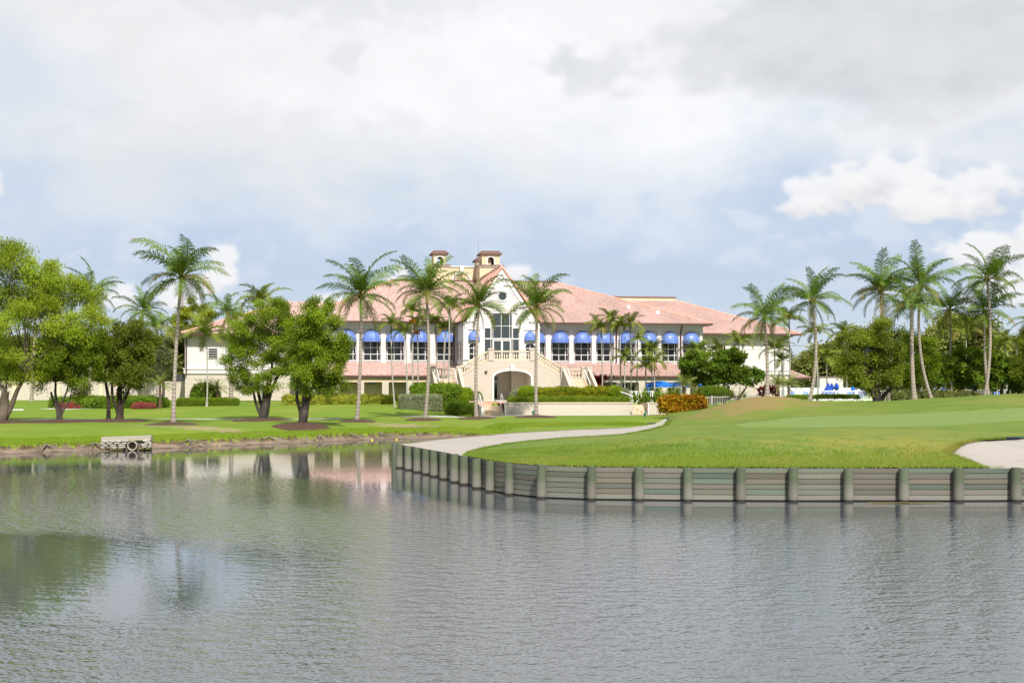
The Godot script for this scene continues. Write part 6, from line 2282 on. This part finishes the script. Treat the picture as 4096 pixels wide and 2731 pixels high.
	# bare roots along the cut bank
	var spots := [[-22.6, 69.9, "pale bare roots on the earth bank left of the pipe outlet"], [-24.6, 68.9, "thin bare roots on the earth bank at the left edge"], [-18.6, 76.4, "small bare roots just right of the pipe outlet"], [-14.9, 80.6, "bare roots on the sandy earth bank under the two bushy trees"], [-12.2, 84.2, "pale spreading roots below the mulch of the nearest bushy tree"], [-10.6, 87.6, "bare root tangle on the bank right of the bushy trees"], [-8.9, 90.0, "long pale roots on the bank beside the timber wall's far end"]]
	for q in spots:
		var p := Vector3(q[0], 0.26, -(shore(q[0]) + 1.7))
		var e := thing("exposed_roots", q[2], "roots", p, 0, "bare roots along the bank")
		var sh := Shape.new()
		for k in 9:
			sh.col = Color(0.42, 0.37, 0.30) * rng.randf_range(0.6, 1.2)
			var a := rng.randf_range(-1.5, 1.5)
			var l := rng.randf_range(0.4, 2.0)
			var path := []
			var rad := []
			for i in 6:
				var t := i / 5.0
				var x := sin(a) * l * t + rng.randf_range(-0.06, 0.06)
				var z := (0.35 + cos(a) * 0.9) * t
				var y := 0.12 - 0.26 * t + rng.randf_range(-0.02, 0.06)
				path.append(Vector3(x, y, z))
				rad.append(lerpf(0.032, 0.010, t))
			sh.tube(path, rad, 5)
		part(e, "roots", sh.mesh(mat("bark")))


# ---------------------------------------------------------------- beside the pool
func fence(called: String, label: String, a: Vector3, b: Vector3, tall: float, step: float, m: String, gap: float) -> void:
	var o := thing(called, label, "fence", a)
	var d := b - a
	var n := int(d.length() / step)
	var turn := atan2(-d.z, d.x)
	var s := Shape.new()
	beam(s, Vector3(0, tall - 0.07, 0), d + Vector3(0, tall - 0.07, 0), 0.09, 0.07)
	part(o, "top_rail", s.mesh(mat(m)))
	s = Shape.new()
	beam(s, Vector3(0, 0.1, 0), d + Vector3(0, 0.1, 0), 0.05, 0.06)
	part(o, "bottom_rail", s.mesh(mat(m)))
	if not meshes.has("fence post " + m):
		s = Shape.new()
		s.box(Vector3(-0.055, -0.3, -0.055), Vector3(0.055, 1.02, 0.055))
		meshes["fence post " + m] = s.mesh(mat(m))
		s = Shape.new()
		s.box(Vector3(-0.02, 0.0, -0.012), Vector3(0.02, 0.84, 0.012))
		meshes["picket " + m] = s.mesh(mat(m))
	for k in n + 1:
		part(o, "fence_post", meshes["fence post " + m], d * (float(k) / n)).rotation.y = turn
	var count := mini(int(d.length() / gap), 280)
	for k in count:
		part(o, "picket", meshes["picket " + m], d * ((k + 0.5) / count) + Vector3(0, 0.12, 0)).rotation.y = turn


func closed_parasol(label: String, x: float, d: float, top: float, wide: float, m := "parasol_dark") -> void:
	var base := 2.2
	var o := thing("closed_parasol", label, "parasol", Vector3(x, base, -d), 0, "closed blue parasols by the pool")
	var s := Shape.new()
	s.tube([Vector3.ZERO, Vector3(0, top - base, 0)], [0.03, 0.025], 6)
	part(o, "pole", s.mesh(mat("rail_white")))
	s = Shape.new()
	var h := top - base
	var prof := []
	for k in [[0.60, 0.34], [0.85, 0.55], [0.5, 0.6], [0.9, 0.64], [1.0, 0.72], [0.75, 0.84], [0.35, 0.94], [0.12, 0.985]]:
		prof.append(Vector2(k[0] * wide / 2, k[1] * h))
	s.lathe(prof, 9)
	for q in s.v.size():
		var a := atan2(s.v[q].z, s.v[q].x)
		var f := 1.0 + 0.16 * sin(a * 4.0 + x)
		s.v[q] = Vector3(s.v[q].x * f, s.v[q].y, s.v[q].z * f)
	part(o, "canopy", s.mesh(mat(m)))
	s = Shape.new()
	s.lathe([Vector2(0.28, 0), Vector2(0.26, 0.1), Vector2(0.05, 0.14), Vector2(0.0, 0.14)], 12)
	part(o, "base", s.mesh(mat("fence_grey")))


func make_pool_side() -> void:
	fence("picket_fence", "white picket fence of the pool right of the mound", Vector3(26.2, 2.2, -133), Vector3(36.2, 2.2, -134.5), 1.06, 1.7, "rail_white", 0.14)
	fence("picket_fence", "greyish picket fence behind the trees on the right", Vector3(36.3, 2.2, -134.5), Vector3(54, 2.35, -136), 1.06, 2.0, "fence_grey", 0.16)
	fence("picket_fence", "grey picket fence between the croton hedge and the low spreading tree", Vector3(14.6, 1.75, -111.5), Vector3(20.5, 1.95, -112.5), 0.9, 1.8, "fence_grey", 0.14)
	fence("picket_fence", "pale picket fence on the terrace left of the strap leaved plants", Vector3(9.9, 2.2, -124), Vector3(13.0, 2.2, -124.5), 1.0, 1.5, "rail_white", 0.14)
	var o := thing("panel_fence", "solid white panel fence behind the closed parasols", "fence", Vector3(28.0, 2.2, -142))
	var s := Shape.new()
	for k in 24:
		s = Shape.new()
		s.box(Vector3(k * 0.36, 0, -0.04), Vector3(k * 0.36 + 0.345, 1.35, 0))
		part(o, "panel", s.mesh(mat("rail_white")))
	o = thing("timber_edging", "low grey timber edging under the round dark tree", "edging", Vector3(24.6, 1.9, -113))
	s = Shape.new()
	beam(s, Vector3(0, -0.1, 0), Vector3(5.4, 0.05, 4.0), 0.12, 0.34)
	part(o, "board", s.mesh(mat("fence_grey")))
	closed_parasol("slim closed parasol just left of the tent shaped half open one", 32.6, 137.5, 4.05, 0.45)
	closed_parasol("closed blue parasol right of the tent shaped half open one", 33.2, 138, 4.1, 0.5)
	closed_parasol("smaller closed parasol third from the pool pavilion", 34.9, 138, 3.75, 0.55, "parasol")
	closed_parasol("closed parasol at the left rim of the round dark tree's crown", 35.7, 137, 4.1, 0.8)
	closed_parasol("closed parasol between the curved and the slim palm trunk", 44.2, 138, 3.5, 0.5)
	closed_parasol("closed parasol under the low spreading dark tree on the right", 47.3, 138, 3.9, 0.8)
	closed_parasol("closed parasol left of the open blue one on the terrace", 13.3, 132, 4.0, 0.45, "parasol")
	closed_parasol("closed bright blue parasol right of the small feathery date palm", 18.3, 131, 4.15, 0.7, "parasol")
	# half open one, tent shaped
	o = thing("half_open_parasol", "tent shaped half open dark blue parasol behind the white fence", "parasol", Vector3(32.0, 2.2, -136.5))
	s = Shape.new()
	s.tube([Vector3.ZERO, Vector3(0, 1.85, 0)], [0.03, 0.03], 6)
	part(o, "pole", s.mesh(mat("rail_white")))
	s = Shape.new()
	for k in 8:
		var a := TAU * k / 8
		var b := TAU * (k + 1) / 8
		for q in 4:
			var f := func(an: float, t: float) -> Vector3: return Vector3(cos(an) * (0.04 + 0.8 * pow(t, 1.35)), 1.85 - 1.2 * t, sin(an) * (0.04 + 0.8 * pow(t, 1.35)))
			s.quad(f.call(b, q / 4.0), f.call(a, q / 4.0), f.call(a, (q + 1) / 4.0), f.call(b, (q + 1) / 4.0))
	part(o, "canopy", s.mesh(mat("parasol_dark")))
	# open ones on the terrace
	for k in 2:
		o = thing("open_parasol", ["open bright blue parasol with a white scalloped edge on the terrace", "open blue parasol half hidden by the small feathery date palm"][k], "parasol", Vector3([14.15, 16.3][k], 2.2, [-129.0, -131.0][k]), 0.3 * k, "open blue parasols on the terrace")
		s = Shape.new()
		s.tube([Vector3.ZERO, Vector3(0, 2.02, 0)], [0.03, 0.03], 6)
		part(o, "pole", s.mesh(mat("rail_white")))
		s = Shape.new()
		var e := Shape.new()
		for g in 8:
			var a := TAU * g / 8
			var b := TAU * (g + 1) / 8
			for q in 5:
				var f := func(an: float, t: float) -> Vector3: return Vector3(cos(an) * 1.18 * sin(t * 1.25) / sin(1.25), 1.35 + 0.62 * cos(t * 1.25), sin(an) * 1.18 * sin(t * 1.25) / sin(1.25))
				s.quad(f.call(b, q / 5.0), f.call(a, q / 5.0), f.call(a, (q + 1) / 5.0), f.call(b, (q + 1) / 5.0))
			for i in 6:
				var u0 := lerpf(a, b, i / 6.0)
				var u1 := lerpf(a, b, (i + 1) / 6.0)
				var c0 := 0.12 + 0.10 * absf(sin(PI * i / 6.0))
				var c1 := 0.12 + 0.10 * absf(sin(PI * (i + 1) / 6.0))
				var r0 := Vector3(cos(a), 0, sin(a)).lerp(Vector3(cos(b), 0, sin(b)), i / 6.0) * 1.18
				var r1 := Vector3(cos(a), 0, sin(a)).lerp(Vector3(cos(b), 0, sin(b)), (i + 1) / 6.0) * 1.18
				var y := 1.35 + 0.62 * cos(1.25)
				s.quad(r1 + Vector3(0, y - c1, 0), r0 + Vector3(0, y - c0, 0), r0 + Vector3(0, y, 0), r1 + Vector3(0, y, 0))
				e.quad(r1 * 1.01 + Vector3(0, y - c1 - 0.04, 0), r0 * 1.01 + Vector3(0, y - c0 - 0.04, 0), r0 * 1.01 + Vector3(0, y - c0, 0), r1 * 1.01 + Vector3(0, y - c1, 0))
		part(o, "canopy", s.mesh(mat("parasol")))
		part(o, "white_edge", e.mesh(mat("rail_white")))
	# loungers behind the fence
	var first: Node3D
	var where := [[28.6, 137.0, "white lounger with a blue towel left of the leaning palm's foot"], [30.3, 137.2, "white lounger with a blue towel behind the leaning palm's foot"], [34.2, 137.0, "white lounger with a blue towel under the closed parasols"], [35.4, 136.6, "white lounger with a blue towel beside the round dark tree"], [41.8, 137.5, "blue lounger left of the curved palm trunk"], [43.2, 137.5, "blue lounger right of the curved palm trunk"], [45.2, 137.5, "blue lounger left of the slim straight palm"], [47.0, 137.0, "blue lounger right of the slim straight palm"], [49.4, 137.0, "blue lounger by the crossed palms' feet"]]
	for k in where.size():
		var c: Node3D
		if k == 0:
			c = thing("sun_lounger", "", "sun lounger")
			s = Shape.new()
			for x in [-0.3, 0.3]:
				s.box(Vector3(x - 0.03, 0.3, -0.9), Vector3(x + 0.03, 0.37, 0.6))
				for z in [-0.8, 0.5]:
					s.box(Vector3(x - 0.025, 0, z), Vector3(x + 0.025, 0.3, z + 0.05))
			part(c, "frame", s.mesh(mat("rail_white")))
			s = Shape.new()
			s.box(Vector3(-0.29, 0.371, -0.3), Vector3(0.29, 0.42, 0.6))
			part(c, "seat", s.mesh(mat("parasol")))
			s = Shape.new()
			beam(s, Vector3(0, 0.37, -0.3), Vector3(0, 0.85, -0.75), 0.58, 0.05)
			part(c, "backrest", s.mesh(mat("parasol")))
			first = c
		else:
			c = first.duplicate()
			c.name = numbered("sun_lounger")
			add_child(c)
		c.position = Vector3(where[k][0], 2.25, -where[k][1])
		c.rotation.y = 0.5 * sin(k * 2.0)
		tag(c, where[k][2], "sun lounger", "loungers behind the pool fence")


# ---------------------------------------------------------------- small things
func make_small_things() -> void:
	# rakes in the sand
	for k in 2:
		var p: Vector3 = [Vector3(9.35, 1.02, -91.0), Vector3(17.75, 0, -48.3)][k]
		p.y = (sand_height(p.x, -p.z) if k == 0 else bunker_height(p.x, -p.z)) + 0.04
		var o := thing("bunker_rake", ["dark bunker rake lying at the far end of the sand strip", "dark bunker rake lying in the sand bunker at the right edge"][k], "rake", p, [0.55, -0.6][k], "bunker rakes")
		var s := Shape.new()
		s.tube([Vector3(-0.42, 0.02, 0), Vector3(0.42, 0.06, 0)], [0.035, 0.035], 7)
		for i in 12:
			s.tube([Vector3(-0.4 + i * 0.07, 0.03, 0), Vector3(-0.4 + i * 0.07, -0.06, 0.02)], [0.012, 0.006], 4)
		part(o, "rake_head", s.mesh(mat("rake_blue")))
		s = Shape.new()
		s.tube([Vector3(0, 0.05, 0), Vector3(0.9, 0.10, -1.3)], [0.017, 0.017], 6)
		part(o, "handle", s.mesh(mat("teal")))
	# floats near the far bank
	for k in 4:
		var q: Array = [[-17.3, 79.0, "left yellow float of the pair near the earth bank"], [-17.05, 79.2, "right yellow float of the pair near the earth bank"], [-9.1, 88.3, "yellow float under the bank left of the timber wall"], [-7.6, 89.4, "yellow float touching the timber wall's far end"]][k]
		var o := thing("yellow_float", q[2], "float", Vector3(q[0], 0.02, -q[1] + 0.6), 0, "yellow floats near the bank")
		var s := Shape.new()
		s.lathe([Vector2(0.0, -0.08), Vector2(0.06, -0.05), Vector2(0.08, 0.0), Vector2(0.06, 0.05), Vector2(0.015, 0.07), Vector2(0.015, 0.10), Vector2(0.0, 0.10)], 12)
		part(o, "ball", s.mesh(mat("float_yellow"))).scale = Vector3(0.75, 0.75, 0.75)
	# little lights in the ground
	for k in 2:
		var p: Vector3 = [Vector3(10.3, 0, -104.5), Vector3(1.75, 0, -112.0)][k]
		p.y = height(p.x, -p.z)
		var o := thing("garden_light", ["small teal garden light at the left foot of the mound's lip", "small teal garden light at the terrace wall's foot"][k], "garden light", p, 0, "small garden lights")
		var s := Shape.new()
		s.tube([Vector3(0, -0.1, 0), Vector3(0, 0.25, 0)], [0.04, 0.04], 6)
		part(o, "stake", s.mesh(mat("teal")))
		s = Shape.new()
		s.X = Transform3D(Basis(Vector3.RIGHT, 0.9), Vector3(0, 0.32, 0))
		s.lathe([Vector2(0.0, -0.12), Vector2(0.09, -0.1), Vector2(0.12, 0.12), Vector2(0.10, 0.13), Vector2(0.0, 0.08)], 12)
		part(o, "head", s.mesh(mat("teal")))
	# street lamp in front of the right wing, lower poles behind the mound
	for k in 2:
		var p: Vector3 = [Vector3(16.05, 2.1, -128), Vector3(25.2, 2.1, -125)][k]
		var o := thing("street_lamp", ["thin grey lamp post with a flat head before the right wing", "thin grey post right of the mound's coconut palm"][k], "street lamp", p)
		var s := Shape.new()
		var tall: float = [4.4, 4.2][k]
		s.tube([Vector3.ZERO, Vector3(0, tall, 0)], [0.06, 0.045], 8)
		part(o, "pole", s.mesh(mat("pole_grey")))
		s = Shape.new()
		s.tube([Vector3(0, tall - 0.08, 0), Vector3(0.28, tall - 0.02, 0)], [0.03, 0.03], 6)
		part(o, "arm", s.mesh(mat("pole_grey")))
		s = Shape.new()
		s.X = Transform3D(Basis().scaled(Vector3(1.6, 0.5, 0.8)), Vector3(0.5, tall, 0))
		s.lathe([Vector2(0.0, -0.1), Vector2(0.14, -0.08), Vector2(0.2, 0.0), Vector2(0.12, 0.09), Vector2(0.0, 0.12)], 12)
		part(o, "lamp_head", s.mesh(mat("pole_grey")))
	# a dead palm leaf that floats by the wall
	var o := thing("floating_frond", "dry yellow palm leaf floating below the timber wall", "palm leaf", Vector3(11.2, 0.012, -38.55))
	var f := Shape.new()
	f.col = Color(0.36, 0.27, 0.09)
	for k in 26:
		var t := k / 25.0
		var a := Vector3(lerpf(-1.05, 1.0, t), 0.0, sin(t * 3.0) * 0.08)
		var w := 0.10 * sin(PI * clampf(t, 0.05, 0.95))
		f.tube([a + Vector3(0, 0.004, -w), a + Vector3(0.10, 0.012, 0), a + Vector3(0, 0.004, w)], [0.006, 0.012, 0.006], 4)
	part(o, "leaflets", f.mesh(mat("bark")), Vector3.ZERO, "stuff")


# ---------------------------------------------------------------- grass that shows as blades
func make_grass() -> void:
	var r := RandomNumberGenerator.new()
	r.seed = 88
	var s := Shape.new()
	for k in 7:
		var a := r.randf() * TAU
		var p := Vector3(r.randf_range(-0.05, 0.05), -0.01, r.randf_range(-0.05, 0.05))
		var side := Vector3(cos(a), 0, sin(a)) * 0.007
		var tip := p + Vector3(r.randf_range(-0.07, 0.07), r.randf_range(0.07, 0.12), r.randf_range(-0.07, 0.07))
		s.col = Color.WHITE * r.randf_range(0.75, 1.25)
		s.tri(p - side, p + side, tip)
	var tuft := s.mesh(mat("grass"))
	var where := []
	var tint := []
	# along the wall, thinning inland
	var near := 0
	while near < 30000:
		var i := r.randi_range(5, POSTS.size() - 2)
		var t := r.randf()
		var a := wall_line[i].lerp(wall_line[i + 1], t)
		var along := (wall_line[i + 1] - wall_line[i]).normalized()
		var q := a + Vector2(-along.y, along.x) * (0.02 + minf(-1.5 * log(r.randf() + 1e-6), 12.0))
		near += 1
		if Geometry2D.is_point_in_polygon(q, sand_plan) or Geometry2D.is_point_in_polygon(q, bunker_plan):
			continue
		var sc := r.randf_range(0.6, 1.15)
		where.append(Transform3D(Basis(Vector3.UP, r.randf() * TAU).scaled(Vector3(1.1, sc, 1.1)), Vector3(q.x, turf_height(q.x, q.y), -q.y)))
		tint.append(turf_tint(q.x, q.y) * r.randf_range(1.0, 1.35))
	# round the sand and the bunker
	for plan in [sand_edge, bunker_plan]:
		for i in plan.size() - 1:
			var a: Vector2 = plan[i]
			var b: Vector2 = plan[i + 1]
			for k in int(a.distance_to(b) * 70):
				var q := a.lerp(b, r.randf()) + Vector2(r.randf_range(-0.15, 0.15), r.randf_range(-0.1, 0.1))
				if not Geometry2D.is_point_in_polygon(q, peninsula):
					continue
				var sc := r.randf_range(0.6, 1.2)
				where.append(Transform3D(Basis(Vector3.UP, r.randf() * TAU).scaled(Vector3(1.2, sc, 1.2)), Vector3(q.x, turf_height(q.x, q.y) - 0.02, -q.y)))
				tint.append(turf_tint(q.x, q.y) * r.randf_range(0.85, 1.1))
	var o := many(self, "grass_blades", tuft, where, tint)
	o.set_meta("label", "blades of grass along the timber wall and round the sand")
	# longer grass that hangs over the far bank
	where = []
	tint = []
	for k in 26000:
		var x := r.randf_range(-34.0, 9.0)
		var d := shore(x) + r.randf_range(1.5, 5.0) if x < -2.0 else 84.0 + (x + 2.0) * 0.6 + r.randf_range(-2.0, 7.0)
		if Geometry2D.is_point_in_polygon(Vector2(x, d), peninsula):
			continue
		var h := far_height(x, d)
		if h < 0.24:
			continue
		var sc := r.randf_range(0.9, 1.9)
		where.append(Transform3D(Basis(Vector3.UP, r.randf() * TAU).scaled(Vector3(1.7, sc, 1.7)), Vector3(x, h - 0.02, -d)))
		tint.append((Color(0.24, 0.20, 0.09) if h < 0.33 + 0.08 * r.randf() else lawn_tint(x, d)) * r.randf_range(0.85, 1.2))
	o = many(self, "bank_grass", tuft, where, tint)
	o.set_meta("label", "longer grass along the top of the far bank")
